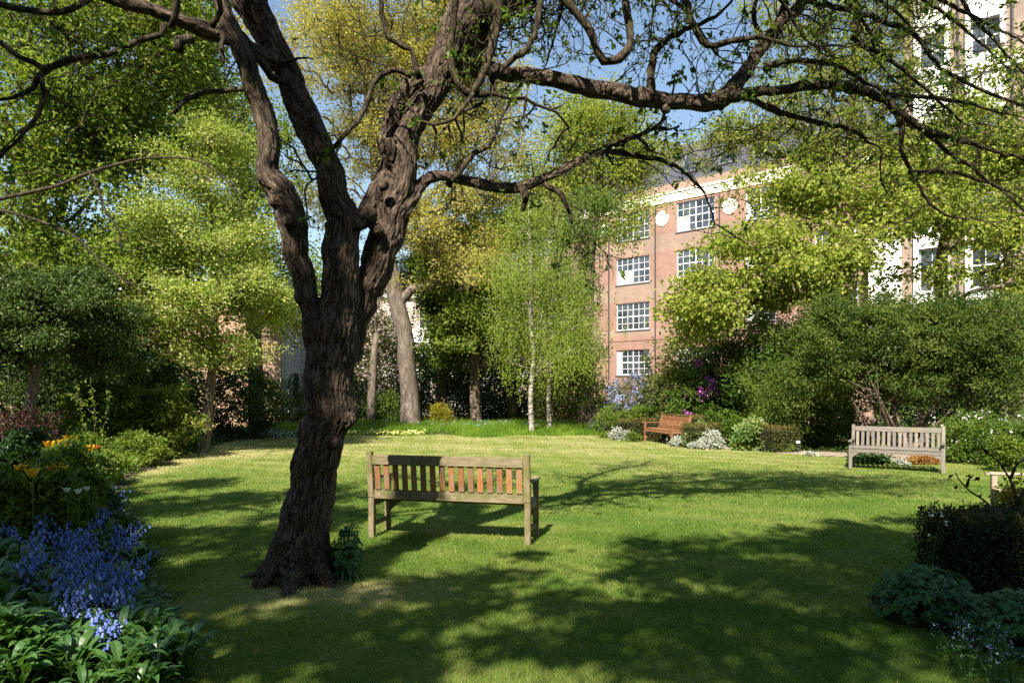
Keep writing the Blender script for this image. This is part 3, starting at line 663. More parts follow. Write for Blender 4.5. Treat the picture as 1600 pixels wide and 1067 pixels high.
# ------------------------------------------------------------------ the gnarled tree
def limb(rows, Ya, Yb=None, Ym=None):
    n = len(rows); ln = [0]
    for i in range(1, n): ln.append(ln[-1] + math.hypot(rows[i][0] - rows[i - 1][0], rows[i][1] - rows[i - 1][1]))
    out = []
    for i, (a, b, r) in enumerate(rows):
        t = ln[i] / ln[-1]; Y = Ya + ((Yb if Yb is not None else Ya) - Ya) * t
        out.append([*W(a, b, Y), r * Y / F])
    return np.array(out)
BIG = [
 limb([(468, 935, 56), (468, 912, 50), (467, 892, 45), (474, 850, 43), (478, 817, 42), (491, 755, 39), (504, 680, 39), (510, 642, 40), (514, 579, 42), (522, 530, 40), (532, 470, 33), (532, 400, 31), (534, 340, 28), (524, 310, 25), (510, 262, 24), (479, 187, 25), (445, 112, 22), (420, 60, 24), (395, 15, 28), (370, -45, 26), (350, -110, 22)], 5.79, 5.55),
 limb([(508, 615, 26), (492, 540, 19), (480, 490, 16), (470, 430, 20), (465, 390, 21), (456, 337, 25), (440, 300, 23), (422, 262, 19), (413, 187, 18), (392, 112, 17), (366, 56, 16), (341, 0, 13), (322, -60, 11)], 5.72, 5.25),
 limb([(528, 560, 34), (552, 500, 28), (575, 440, 27), (592, 390, 29), (610, 337, 29), (626, 290, 26), (634, 225, 21), (648, 187, 21), (672, 150, 21), (690, 105, 26), (712, 55, 30), (733, 5, 31), (748, -45, 27), (760, -100, 22)], 5.85, 6.1),
 limb([(555, 350, 18), (576, 322, 15), (602, 262, 13), (610, 222, 13), (607, 200, 14), (622, 160, 15), (650, 127, 16), (680, 112, 14), (705, 108, 13), (740, 108, 12), (785, 115, 13), (840, 122, 13), (900, 132, 14), (960, 145, 15), (1010, 155, 15), (1060, 162, 13), (1110, 158, 15), (1140, 145, 15), (1165, 110, 12), (1185, 85, 11), (1215, 40, 10), (1250, 5, 9), (1285, -30, 8)], 5.8, 7.1),
 limb([(628, 330, 18), (655, 292, 11), (680, 275, 10), (705, 280, 9), (740, 287, 9), (780, 294, 10), (810, 294, 9), (850, 280, 8), (890, 260, 7), (920, 241, 6)], 5.9, 6.9),
 limb([(680, 140, 14), (712, 112, 16), (735, 75, 16), (775, 35, 13), (808, 5, 11), (850, -15, 9), (910, -20, 8)], 6.1, 6.3),
 limb([(432, 96, 15), (400, 80, 13), (367, 62, 13), (326, 46, 14), (262, 28, 12), (225, 13, 11), (180, 0, 9), (140, -15, 7)], 5.5, 4.8),
]
base_t = BIG[0][0, :3].copy(); base_t[2] = 0
mt = thing('gnarled_tree', 'large gnarled tree with forked dark trunk and knotted bare limbs beside the wooden bench', 'tree', base_t)
rng = np.random.default_rng(3)
tb = Buf(); CEN = []
for k, Lm in enumerate(BIG):
    S = spline(Lm, .05); n = len(S); kn = S[:, 3].copy(); s = np.arange(n) * .05
    kn *= .91 + .035 * np.sin(s * 17 + k) * np.sin(s * 5.3 + 2 * k) + .02 * np.sin(s * 31 + 3 * k)
    jit = np.stack([np.interp(s, np.arange(0, s[-1] + .3, .16), rng.normal(0, .014, len(np.arange(0, s[-1] + .3, .16)))) for _ in range(3)], 1)
    P = S[:, :3] + jit * np.minimum(1, S[:, 3:4] / .08)
    tube(tb, P, np.maximum(kn, .012), 20, cap=True)
    CEN.append(np.hstack([P, kn[:, None], s[:, None] + k * 10, frames(P)[0]]))
# root flare
for a in np.arange(0, 6.28, .9):
    d = np.array([math.cos(a + .3), math.sin(a + .3), 0]); b0 = BIG[0][1, :3]; b0 = np.array([b0[0], b0[1], 0])
    tube(tb, [b0 + d * .12 + [0, 0, .40], b0 + d * .22 + [0, 0, .13], b0 + d * .36 + [0, 0, .015], b0 + d * (.50 + .12 * math.sin(a * 3)) - [0, 0, .05]], [.09, .09, .065, .03], 10)
# burls and the sawn stub
burl = [(498, 640, 5.62, 24), (540, 655, 5.66, 20), (478, 670, 5.66, 15), (505, 600, 5.62, 20), (552, 640, 5.72, 16), (530, 560, 5.66, 24), (520, 690, 5.62, 16),
        (575, 335, 5.66, 20), (560, 350, 5.62, 16), (480, 470, 5.6, 15), (430, 315, 5.45, 15), (451, 345, 5.4, 14), (535, 395, 5.6, 18), (470, 465, 5.58, 14), (590, 360, 5.7, 14),
        (485, 185, 5.45, 12), (600, 290, 5.7, 12), (280, 65, 4.95, 12), (1041, 172, 6.6, 9), (1126, 166, 6.75, 9), (500, 745, 5.66, 14), (488, 800, 5.64, 12)]
for (a, b, Y, r) in burl:
    c = W(a, b, Y); r = r * .82 * Y / F; d = unit(rng.normal(size=3)) * r * .3
    tube(tb, [c - d * 3, c - d * 2, c, c + d * 2, c + d * 3], [r * .3, r * .8, r, r * .8, r * .3], 12)
tube(tb, [W(616, 258, 5.9), W(606, 232, 5.85), W(604, 217, 5.83)], [.075, .08, .082], 14)
tmp = tb.obj('tmp', None)
m_ = tmp.modifiers.new('r', 'REMESH'); m_.mode = 'VOXEL'; m_.voxel_size = .0115
m2_ = tmp.modifiers.new('s', 'SMOOTH'); m2_.factor = .5; m2_.iterations = 5
dg = bpy.context.evaluated_depsgraph_get(); me = bpy.data.meshes.new_from_object(tmp.evaluated_get(dg))
bpy.data.objects.remove(tmp)
nv = len(me.vertices); V = np.zeros(nv * 3, np.float32); me.vertices.foreach_get('co', V); V = V.reshape(-1, 3).astype(float)
Nn = np.zeros(nv * 3, np.float32); me.vertices.foreach_get('normal', Nn); Nn = Nn.reshape(-1, 3).astype(float)
C = np.vstack(CEN); best = np.zeros(nv, int)
for i in range(0, nv, 4000):
    blk = V[i:i + 4000]; D = np.linalg.norm(blk[:, None, :] - C[None, :, :3], axis=2) - C[None, :, 3] * .8; best[i:i + 4000] = np.argmin(D, 1)
cc = C[best]; off = V - cc[:, :3]; along = np.sum(off * cc[:, 5:8], 1); radial = off - along[:, None] * cc[:, 5:8]
sco = cc[:, 4] + along; rr = unit(radial); R_ = cc[:, 3]
BC = np.stack([radial[:, 0], radial[:, 1] + radial[:, 2] * .35, sco], 1)
disp = np.zeros(nv)
for i in range(nv):
    b = BC[i]; q = rr[i]; r0 = R_[i]
    f = min(1.0, r0 / .12)
    v1 = mnoise.noise(Vector((b[0] * 34, b[1] * 34, b[2] * 4.5)))                     # long fissures
    v1b = mnoise.noise(Vector((b[0] * 55 + 9, b[1] * 55, b[2] * 9)))
    v2 = mnoise.noise(Vector((q[0] * 1.3 + 5, q[1] * 1.3 + q[2], b[2] * 11)))            # swollen rings
    v3 = mnoise.noise(Vector((b[0] * 8 + 3, b[1] * 8, b[2] * 7)))
    disp[i] = f * (-.020 * max(0, .22 - abs(v1)) * 4.5 + .006 * v1b + .010 * max(0, v2 - .1) * 2.2 + .011 * v3) + .004 * v1b * (1 - f)
V += Nn * disp[:, None]; V -= base_t
me.vertices.foreach_set('co', V.astype(np.float32).ravel())
at = me.attributes.new('barkco', 'FLOAT_VECTOR', 'POINT'); at.data.foreach_set('vector', BC.astype(np.float32).ravel())
me.polygons.foreach_set('use_smooth', np.ones(len(me.polygons), bool)); me.update(); me.materials.clear(); me.materials.append(M['gnarl'])
to = bpy.data.objects.new('trunk', me); COL.objects.link(to); to.parent = mt

# traced secondary limbs, then crooked twigs
SEC = [
 (limb([(1130, 158, 10), (1170, 145, 9), (1215, 143, 8), (1270, 133, 8), (1330, 138, 7.5), (1375, 152, 7), (1400, 172, 7), (1440, 200, 6), (1480, 215, 5), (1520, 225, 4), (1570, 240, 3), (1630, 255, 2)], 6.75, 7.6), 1),
 (limb([(1160, 148, 6), (1185, 160, 5.5), (1220, 175, 5), (1270, 190, 4), (1330, 203, 3), (1360, 225, 2)], 6.8, 7.6), 1),
 (limb([(1400, 172, 5), (1409, 200, 4), (1410, 240, 3.5), (1430, 275, 3), (1448, 310, 2.2), (1475, 335, 2), (1520, 342, 1.5)], 7.2, 7.5), 1),
 (limb([(900, 255, 6), (925, 240, 6), (960, 237, 5), (1000, 245, 4.5), (1040, 252, 3.5), (1075, 275, 2.5), (1100, 300, 2)], 6.85, 7.4), 1),
 (limb([(815, 293, 7), (822, 312, 6), (816, 330, 4)], 6.5, 6.5), 0),
 (limb([(850, 285, 5), (875, 305, 4.5), (890, 330, 3.5), (893, 350, 2)], 6.6, 6.6), 1),
 (limb([(973, -25, 7), (976, 0, 6.5), (981, 38, 6.5), (985, 68, 6.5), (970, 90, 7), (945, 96, 7), (933, 80, 6.5), (925, 55, 6.5), (908, 30, 6.5), (888, 5, 6.5), (870, -25, 6)], 6.2, 6.0), 1),
 (limb([(850, -20, 5), (846, 0, 5), (831, 64, 5), (805, 90, 5), (775, 116, 5), (768, 150, 4.5)], 5.9, 5.9), 1),
 (limb([(715, -20, 5), (713, 0, 5.5), (704, 75, 6), (711, 120, 6), (734, 146, 5.5), (765, 146, 5)], 5.7, 5.8), 1),
 (limb([(782, -15, 9), (779, 0, 8.5), (775, 37, 8), (767, 82, 7.5), (752, 124, 6.5), (737, 146, 5.5)], 5.8, 5.75), 1),
 (limb([(1019, 158, 8), (1017, 120, 7), (1026, 75, 6), (1060, 52, 4.5), (1086, 41, 4), (1130, 20, 3)], 6.6, 6.4), 1),
 (limb([(1065, -30, 6), (1071, 0, 6), (1079, 30, 5.5), (1105, 71, 5.5), (1142, 64, 4.5), (1187, 60, 4), (1235, 70, 3)], 6.3, 6.3), 1),
 (limb([(258, 40, 7), (250, 52, 6), (230, 58, 6), (190, 75, 5.5), (150, 88, 6), (110, 93, 6.5), (80, 105, 6.5), (65, 122, 6), (50, 138, 5), (20, 152, 4), (-20, 160, 3)], 4.95, 4.6), 1),
 (limb([(66, 120, 5), (65, 165, 4.5), (40, 205, 4), (0, 245, 3.5), (-30, 265, 3)], 4.7, 4.6), 1),
 (limb([(150, -8, 6), (130, 5, 6), (95, 17, 6.5), (60, 18, 6), (0, 8, 6), (-40, 0, 5)], 4.8, 4.6), 1),
 (limb([(80, 104, 5), (70, 105, 6), (30, 88, 6), (0, 68, 5), (-30, 55, 4)], 4.7, 4.6), 0),
 (limb([(405, 137, 5), (382, 140, 5), (345, 144, 5), (308, 147, 5), (288, 162, 5), (272, 177, 4)], 5.4, 5.2), 0),
 (limb([(645, 117, 5), (610, 109, 4), (584, 133, 4.2), (565, 180, 4.2), (545, 205, 4), (522, 230, 4)], 5.75, 5.5), 1),
 (limb([(1215, 40, 7), (1235, -10, 5), (1254, 0, 5), (1337, 19, 4.5), (1390, 37, 4), (1427, 52, 4), (1457, 90, 3.5), (1480, 112, 3.2), (1536, 142, 2.8), (1610, 168, 2)], 7.0, 7.3), 1),
 (limb([(1195, 108, 6), (1215, 98, 5), (1260, 95, 4), (1310, 104, 3.5), (1350, 128, 3), (1400, 150, 2)], 6.95, 7.3), 1),
 (limb([(1180, 90, 6), (1190, 60, 4.5), (1178, 25, 4), (1190, -20, 3)], 6.9, 6.8), 1),
 (limb([(440, 100, 4), (455, 92, 3), (468, 90, 2), (490, 92, 1.5)], 5.5, 5.4), 0),
 (limb([(655, 125, 5), (640, 80, 4.5), (607, 60, 4.5), (597, 20, 4), (590, -20, 4)], 5.7, 5.5), 1),
 (limb([(268, 45, 8), (276, 10, 7), (272, -25, 6)], 4.95, 4.85), 0),
 (limb([(300, 60, 10), (282, 66, 10), (277, 78, 9)], 4.95, 4.9), 0),
 (limb([(700, 290, 6), (740, 240, 4), (765, 228, 3), (785, 180, 2.5)], 6.1, 6.3), 1),
 (limb([(330, 45, 7), (345, 15, 6), (335, -25, 5)], 5.1, 5.0), 0),
 (limb([(450, 130, 7), (425, 120, 8), (370, 50, 7), (345, 70, 5), (350, 100, 3)], 5.5, 5.2), 0),
]
tw = Buf(); budp = []; spawn = []
for Lm, go in SEC:
    S = spline(Lm, .06); S[:, :3] += rng.normal(0, .006, (len(S), 3)); S[:, 3] *= .8 if S[:, 0].mean() < -1.5 else .95; r_ = S[:, 3] * (1 + .12 * rng.normal(size=len(S)).clip(-1, 1))
    tube(tw, S[:, :3], r_, 9, wob=.05, rng=rng, cap=True)
    if go: spawn.append((S, 1.0))
def crook(p, d, ln, r, lev, out):
    step = (.10, .07, .05)[lev]; n = max(3, int(ln / step)); P = [p.copy()]; cur = d.copy()
    for i in range(n):
        cur = unit(cur + rng.normal(size=3) * (.29, .37, .46)[lev] * np.array([1, .8, 1]) + np.array([0, 0, .05])); p = p + cur * step; P.append(p.copy())
        if lev < 2 and i > 0 and rng.random() < (.62, .5)[lev]:
            sd = unit(cur * .6 + rng.normal(size=3) * .8); out.append((p.copy(), sd, (ln * rng.uniform(.3, .6) if lev == 0 else rng.uniform(.08, .22)), r * (.6 if lev == 0 else .55), lev + 1))
    P = np.array(P); tube(tw, P, np.linspace(r, r * .45, len(P)), 5 if lev == 0 else 4 if lev == 1 else 3, cap=False)
    budp.append((P[-1], cur))
    if lev: budp.append((P[len(P) // 2], cur))
def spread(S, every, l0, l1, r0, bias, a=.15):
    q = []; i = int(len(S) * a)
    while i < len(S):
        t = unit(S[min(i + 1, len(S) - 1), :3] - S[i - 1, :3]); d = unit(t * .5 + rng.normal(size=3) * np.array([.7, .5, .9]) + np.array(bias))
        q.append((S[i, :3].copy(), d, rng.uniform(l0, l1), min(r0, S[i, 3] * .7), 0)); i += max(1, int(every / .06 * rng.uniform(.6, 1.4)))
    q.append((S[-1, :3].copy(), unit(S[-1, :3] - S[-3, :3]), l1, S[-1, 3] * .8, 0))
    while q:
        p, d, ln, r, lev = q.pop(); crook(p, d, ln, max(r, .0022), lev, q)
for S, _ in spawn:
    right = S[:, 0].mean() > .6
    spread(S, .185 if right else .26, .5, 1.15 if right else .8, .0065, (.28 if right else -.1, .1, .02))
H = spline(BIG[3], .06); spread(H[int(len(H) * .45):], .22, .4, 1.0, .010, (.2, .1, .1))
E5 = spline(BIG[4], .06); spread(E5, .20, .35, .9, .009, (.2, .1, .15), .2)
spread(spline(BIG[6], .06), .35, .3, .8, .008, (-.2, 0, 0), .2)
spread(spline(BIG[5], .06), .3, .3, .8, .008, (.2, 0, 0), .2)
for k, lo in ((0, .55), (2, .55)):
    S = spline(BIG[k], .06); spread(S[int(len(S) * lo):], .5, .15, .4, .005, (0, -.3, 0))
UP = []
for (pts, r0) in (([(-.35, 6.0, 4.9), (.3, 6.4, 5.6), (1.3, 6.3, 6.1), (2.5, 6.1, 6.5), (3.8, 6.3, 6.8)], .085), ([(.3, 6.4, 5.6), (1.0, 7.0, 6.0), (2.0, 7.4, 6.2), (3.2, 7.3, 6.5)], .06), ([(-.1, 6.1, 5.2), (.2, 5.6, 6.0), (1.2, 5.0, 6.6), (2.4, 4.8, 7.0), (3.4, 4.5, 7.1)], .06),
                  ([(1.3, 6.3, 6.1), (2.2, 6.8, 6.3), (3.2, 6.9, 6.3), (4.4, 6.7, 6.6)], .045), ([(2.5, 6.1, 6.5), (3.1, 5.5, 6.8), (4.2, 5.2, 7.0)], .04), ([(-2.3, 5.4, 5.5), (-2.7, 5.6, 6.2), (-3.6, 5.9, 6.9), (-4.6, 6.3, 7.2)], .06), ([(-2.6, 5.5, 5.2), (-2.2, 6.2, 6.2), (-2.1, 7.0, 6.9), (-2.6, 7.9, 7.3)], .05), ([(-.35, 6.0, 4.9), (-.4, 6.8, 5.8), (.1, 7.8, 6.5), (.9, 8.6, 6.9)], .055)):
    S = spline(np.array(pts), .06); n = len(S); S[:, :3] += np.cumsum(rng.normal(0, .005, (n, 3)), 0); rr_ = np.linspace(r0 * 1.3, .018, n); tube(tw, S, rr_, 9, wob=.05, rng=rng, cap=True); S = np.hstack([S, rr_[:, None]]); spread(S, .12, .5, 1.4, .016, (.1, .1, 0), .1)
# the top-right fan of long whippy branches coming down from above the frame
for (a, b, c, d, Y) in ((1290, -40, 1450, 60, 6.9), (1330, -40, 1560, 90, 7.0), (1400, -40, 1610, 60, 7.2), (1250, -30, 1380, 110, 6.9), (1480, -40, 1620, 120, 7.3), (1150, -40, 1260, 60, 6.5),
                        (1330, 60, 1500, 190, 7.1), (1360, 150, 1590, 180, 7.3), (1440, 200, 1610, 330, 7.3), (1420, 270, 1580, 300, 7.4), (1000, -40, 1120, 90, 6.3), (890, -30, 860, 90, 6.2)):
    S = spline(limb([(a, b, 3.8), ((a + c) / 2 + rng.uniform(-20, 20), (b + d) / 2 + rng.uniform(-30, 10), 3), (c, d, 1.6)], Y, Y + .3), .06)
    S[:, :3] += np.cumsum(rng.normal(0, .006, (len(S), 3)), 0); tube(tw, S[:, :3], S[:, 3], 6, cap=False); spread(S, .27, .35, .9, .006, (.2, 0, 0), .05)
tw.obj('branches', M['twig'], mt, base_t, smooth=True)
bp = np.array([b[0] for b in budp]); bd = np.array([b[1] for b in budp])
bl = Buf(); sel = rng.random(len(bp)) < .55
idx = np.repeat(np.arange(len(bp))[sel], 3); leaves(bl, bp[idx] + rng.normal(0, .012, (len(idx), 3)), .034, .6, rng, .4, dirs=bd[idx], dmix=.5)
big = rng.random(len(bp)) < .05; idx = np.repeat(np.arange(len(bp))[big], 6); leaves(bl, bp[idx] + rng.normal(0, .02, (len(idx), 3)), .07, .6, rng, .5, dirs=bd[idx], dmix=.4)
bl.obj('leaf_buds', M['mid'], mt, base_t)
print('gnarled verts', nv, 'twigs', len(bp))

# ------------------------------------------------------------------ benches
def bbox(buf, a, b, bev=.006, tint=.5, sk=(0, 0)):
    """bevelled box (chamfered edges); sk shears x,y of the top"""
    a = np.minimum(a, b).astype(float) if False else np.array([min(a[i], b[i]) for i in range(3)]); b2 = np.array([max(a[i], b[i]) for i in range(3)])
    lo = np.array(a); hi = np.array(b2) if False else b2
    bm = bmesh.new(); bmesh.ops.create_cube(bm, size=1.0)
    return lo, hi
def wood(boxes, bev=.006):
    """boxes: (x0,y0,z0,x1,y1,z1[,dx_top,dy_top]) -> chamfered boxes in one mesh"""
    B = Buf()
    for bx in boxes:
        x0, y0, z0, x1, y1, z1 = bx[:6]; dx, dy = (bx[6], bx[7]) if len(bx) > 6 else (0, 0)
        bm = bmesh.new(); bmesh.ops.create_cube(bm, size=1.0)
        for v in bm.verts:
            t = v.co.z + .5
            v.co = Vector((x0 + (v.co.x + .5) * (x1 - x0) + dx * t, y0 + (v.co.y + .5) * (y1 - y0) + dy * t, z0 + t * (z1 - z0)))
        bmesh.ops.bevel(bm, geom=bm.edges[:], offset=min(bev, .3 * min(abs(x1 - x0), abs(y1 - y0), abs(z1 - z0))), segments=2, affect='EDGES')
        bmesh.ops.triangulate(bm, faces=bm.faces[:])
        bm.verts.index_update(); B.add([tuple(v.co) for v in bm.verts], None, [[v.index for v in f.verts] for f in bm.faces], None, random.random()); bm.free()
    return B
def bench(name, label, loc, rz, Ln=1.8, H=.93, D=.52, n=16, arm=.63, seat=.42, rail='rail', post='railv', slat='slat', seatm='seatw', slw=.062, recl=.06, arm_over=.07, bracket=True, low=.005):
    """back at y=0 (recline towards -y), front at y=D; x centred"""
    th = thing(name, label, 'bench', loc, rz=rz); h = Ln / 2; pw = .062
    def P(nm, boxes, m, bev=.006): return wood(boxes, bev).obj(nm, M[m], th)
    for s in (-1, 1):
        x0, x1 = (-h, -h + pw) if s < 0 else (h - pw, h)
        P('leg', [(x0, 0, 0, x1, .07, seat + .02), (x0, 0, seat + .02, x1, .062, H, 0, -recl)], post)
        P('leg', [(x0, D - .06, 0, x1, D, arm - .034)], post)
        P('armrest', [(x0 - .006, -.02, arm - .032, x1 + .006, D + arm_over - .03, arm), (x0 - .006, D + arm_over - .03, arm - .042, x1 + .006, D + arm_over, arm - .006)], rail, .01)
        P('side_rail', [(x0 + .012, .072, seat - .075, x1 - .012, D - .062, seat - .002)], rail)
        P('stretcher', [(x0 + .014, .072, .12, x1 - .014, D - .062, .17)], rail)
    def yb(z): return .014 - recl * (z - seat) / (H - seat)
    zt = H - .035
    P('top_rail', [(-h + pw + .002, yb(zt) - .006, zt - .108, h - pw - .002, yb(zt) + .034, zt)], rail, .008)
    zl = seat + low
    P('lower_rail', [(-h + pw + .002, yb(zl) - .006, zl, h - pw - .002, yb(zl) + .034, zl + .105)], rail, .008)
    bx = []; x0 = -h + pw; sp = (Ln - 2 * pw) / n; za, zb = zl + .107, zt - .110
    for i in range(n):
        c = x0 + sp * (i + .5) + rng.normal() * .0012; bx.append((c - slw / 2, yb(za), za, c + slw / 2, yb(za) + .018, zb, 0, yb(zb) - yb(za)))
    P('slat_panel', bx, slat, .003)
    bx = [(-h + .01, .075 + i * (D - .06) / 5, seat, h - .01, .075 + (i + 1) * (D - .06) / 5 - .012, seat + .022) for i in range(5)]
    P('seat', bx, seatm, .004)
    fr = [(-h + pw + .002, D - .04, seat - .085, h - pw - .002, D - .006, seat - .003)]
    B = wood(fr)
    if bracket:
        for s in (-1, 1):
            xa = s * (h - pw - .002); V = []
            prof = [(0, seat - .087), (.14, seat - .087), (.10, seat - .105), (.04, seat - .15), (0, seat - .19)]
            for y in (D - .036, D - .010): V += [(xa - s * px, y, z) for px, z in prof]
            Q = [(i, (i + 1) % 5, (i + 1) % 5 + 5, i + 5) for i in range(5)]
            B.add(V, Q, [(0, 1, 2), (0, 2, 3), (0, 3, 4), (5, 7, 6), (5, 8, 7), (5, 9, 8)])
    B.obj('front_rail', M[rail], th)
    return th
# nearest bench, seen from behind: left rear foot (-1.57,7.44), right rear foot (.19,7.04)
rz1 = math.atan2(7.04 - 7.44, .19 + 1.57)
bench('garden_bench', 'weathered wooden bench with orange slats seen from behind on the lawn', (-.69, 7.24, 0), rz1, 1.80, .945, .50, 16, arm=.66)
# silver bench on the right edge of the lawn, facing us
rz2 = math.atan2(-.54, .84) + math.pi
bench('garden_bench', 'long silver grey wooden bench facing the lawn in front of the multi-stemmed shrub', (7.93, 14.06, 0), rz2, 1.68, .90, .52, 16, arm=.60, seat=.43, rail='grey', post='greyv', slat='greyv', seatm='grey', recl=.09, slw=.056, low=-.07)
# teak bench between the hedges
rz3 = math.atan2(-.973, .23) + math.pi
fx, fy = (4.21 + 4.72) / 2, (22.0 + 20.05) / 2
dirf = np.array([-.973, -.23])
bench('garden_bench', 'reddish teak bench tucked between clipped low hedges at the lawn edge', (fx - dirf[0] * .55, fy - dirf[1] * .55, 0), math.atan2(dirf[1], dirf[0]) - math.pi / 2, 1.95, .86, .55, 18, arm=.62, rail='teak', post='teakv', slat='teakv', seatm='teak', recl=.12)
bench('garden_bench', 'tiny dark bench half hidden in long grass at the far end of the garden', (*W(706, 0, 34.6)[:2], float(gz(0, 34.6)) + .06), math.pi + .1, 1.25, .95, .5, 9, rail='oldwood', post='oldwood', slat='oldwood', seatm='oldwood', slw=.07)
bench('garden_bench', 'pale wooden bench end with broad armrest at the right edge, behind the yew hedge', (6.02, 7.12, 0), math.radians(72.5), 1.7, .93, .62, 14, arm=.64, rail='palewood', post='palewood', slat='palewood', seatm='palewood', arm_over=.06)

# ------------------------------------------------------------------ trees
tree('plane_tree', 'tall yellow-leaved tree with pale grey leaning trunk at the far border', 'tree',
     [(640, 676, 30, 26), (640, 668, 30, 19), (641, 640, 30, 15.5), (639, 600, 30, 14), (634, 560, 30, 13.5), (634, 530, 30, 12.5), (622, 480, 30, 13), (612, 430, 30, 12), (602, 380, 30, 11), (592, 310, 30, 11), (585, 220, 30, 8), (578, 120, 30, 5)],
     [(560, 90, 30, 110, 130, 4, 150), (640, 40, 30, 120, 110, 4, 150), (735, 150, 30, 90, 110, 4, 130), (500, 60, 29, 70, 110, 4, 80), (660, 200, 30, 110, 120, 4, 120), (750, 280, 30, 80, 90, 4, 80), (560, 250, 31, 80, 100, 4, 60), (680, 350, 29, 90, 60, 4, 110), (700, 80, 28, 90, 90, 3, 80), (730, 420, 29, 90, 50, 3, 90), (520, 300, 31, 60, 70, 3, 30)],
     M['yellow'], M['greybark'], 21, L=.11, wr=.55, per=80, cr=.62, rtip=.012, twigs=4, twl=.8)
tree('hawthorn_tree', 'small pale green blossoming tree standing at the left lawn edge', 'tree',
     [(318, 714, 17.7, 12), (318, 706, 17.7, 9), (324, 660, 17.7, 7.5), (327, 620, 17.7, 7), (332, 580, 17.7, 7), (336, 520, 17.7, 5), (335, 440, 17.7, 4), (330, 350, 17.7, 3), (325, 260, 17.7, 2)],
     [(320, 250, 17.7, 80, 80, 1.3, 90), (320, 380, 17.7, 120, 90, 1.9, 180), (300, 470, 17.5, 110, 70, 1.9, 140), (400, 450, 17.7, 50, 60, 1.2, 60), (240, 500, 17.5, 50, 50, 1.0, 50), (330, 540, 17.3, 80, 45, 1.2, 60), (230, 400, 17.8, 45, 60, 1, 40)],
     M['hawthorn'], M['brownbark'], 22, L=.08, per=60, cr=.42, flat=.55, rtip=.006, twigs=2, twl=.3, blossom=M['cowslip'], bper=10, bL=.04)
tree('lime_tree', 'tall bright green tree rising behind the small pale green blossoming tree', 'tree',
     [(400, 690, 27, 13), (400, 600, 27, 12), (392, 450, 27, 10), (385, 300, 27, 8), (375, 180, 27, 5)],
     [(380, 190, 27, 70, 60, 2, 70), (360, 300, 27, 90, 90, 2.5, 130), (390, 400, 27, 80, 80, 2.5, 100), (300, 200, 28, 80, 80, 2.5, 90), (420, 480, 27, 50, 60, 2, 40), (300, 120, 28, 80, 60, 2.5, 60)],
     M['lime'], M['brownbark'], 23, L=.13, per=56, cr=.8, flat=.8, rtip=.01, twigs=1, twl=.5)
mpl = tree('maple_tree', 'big leafy tree filling the upper left behind the thin bare branches', 'tree',
     [(45, 700, 19, 24), (48, 600, 19, 21), (45, 480, 19, 19), (48, 400, 19, 18), (55, 330, 19, 15), (70, 200, 19, 12), (100, 80, 19, 9)],
     [(60, 60, 18, 130, 100, 3, 130), (190, 40, 18, 130, 90, 3, 130), (300, 90, 19, 70, 80, 2.5, 60), (120, 200, 18, 140, 80, 3, 150), (30, 230, 17, 80, 60, 2, 60), (220, 230, 19, 90, 80, 2.5, 90), (150, 340, 18, 120, 50, 2.5, 70), (40, 450, 17, 110, 60, 2, 90), (200, 410, 18, 80, 50, 2, 60), (120, 420, 18, 90, 50, 2, 50), (270, 10, 18, 100, 60, 2.5, 70)],
     M['lime'], M['brownbark'], 24, L=.12, per=52, cr=.62, flat=.8, rtip=.009, twigs=2, twl=.5)
bb_ = Buf(); o_ = np.array(mpl.location)
for pts in ([(45, 430, 19, 7), (-40, 370, 16, 6), (-60, 330, 13.5, 6), (0, 311, 13, 5), (40, 302, 13, 5), (90, 290, 13, 4.5), (140, 270, 13, 4), (190, 255, 13, 3.5), (235, 247, 13, 3), (300, 249, 13, 2.6), (340, 270, 13, 2.2), (382, 312, 13, 1.6)],
            [(50, 400, 19, 6), (-50, 340, 15, 5), (-10, 328, 13.5, 4), (60, 345, 13.5, 3.6), (120, 372, 13.5, 3.2), (160, 412, 13.5, 2.8), (205, 447, 13.5, 2)],
            [(140, 270, 13, 3.4), (155, 300, 13, 3), (163, 328, 13, 2.5), (185, 360, 13, 2), (190, 400, 13, 1.4)], [(48, 420, 19, 9), (60, 370, 18, 8), (95, 330, 17.5, 6), (110, 270, 17.5, 5), (150, 210, 17.5, 3)], [(48, 440, 19, 8), (30, 380, 18, 7), (0, 330, 17.5, 5), (-20, 290, 17, 4)]):
    S = spline(limb([p[:2] + (p[3],) for p in pts], 1), .2); S = spline(np.array([[*W(a, b, Y), r * Y / F * (.62 if Y < 16.5 else 1)] for a, b, Y, r in pts]), .12); tube(bb_, S[:, :3], S[:, 3], 7, wob=.06, rng=np.random.default_rng(1))
bb_.obj('branch', M['twig'], mpl, o_, smooth=True)
tree('holly_tree', 'dark glossy evergreen tree with pale slanting stem at the left edge', 'tree',
     [(38, 675, 14, 9), (46, 640, 14, 8), (54, 590, 14, 7), (62, 540, 14, 6), (60, 470, 14, 4)],
     [(60, 490, 14, 90, 60, 1.2, 150), (150, 520, 15, 70, 60, 1.2, 110), (20, 540, 13.5, 60, 40, 1, 60), (110, 450, 15, 60, 40, 1, 60)],
     M['dark'], M['greybark'], 25, L=.07, per=110, cr=.32, rtip=.006, twigs=1, twl=.2, blossom=M['cowslip'], bper=1, bL=.035)
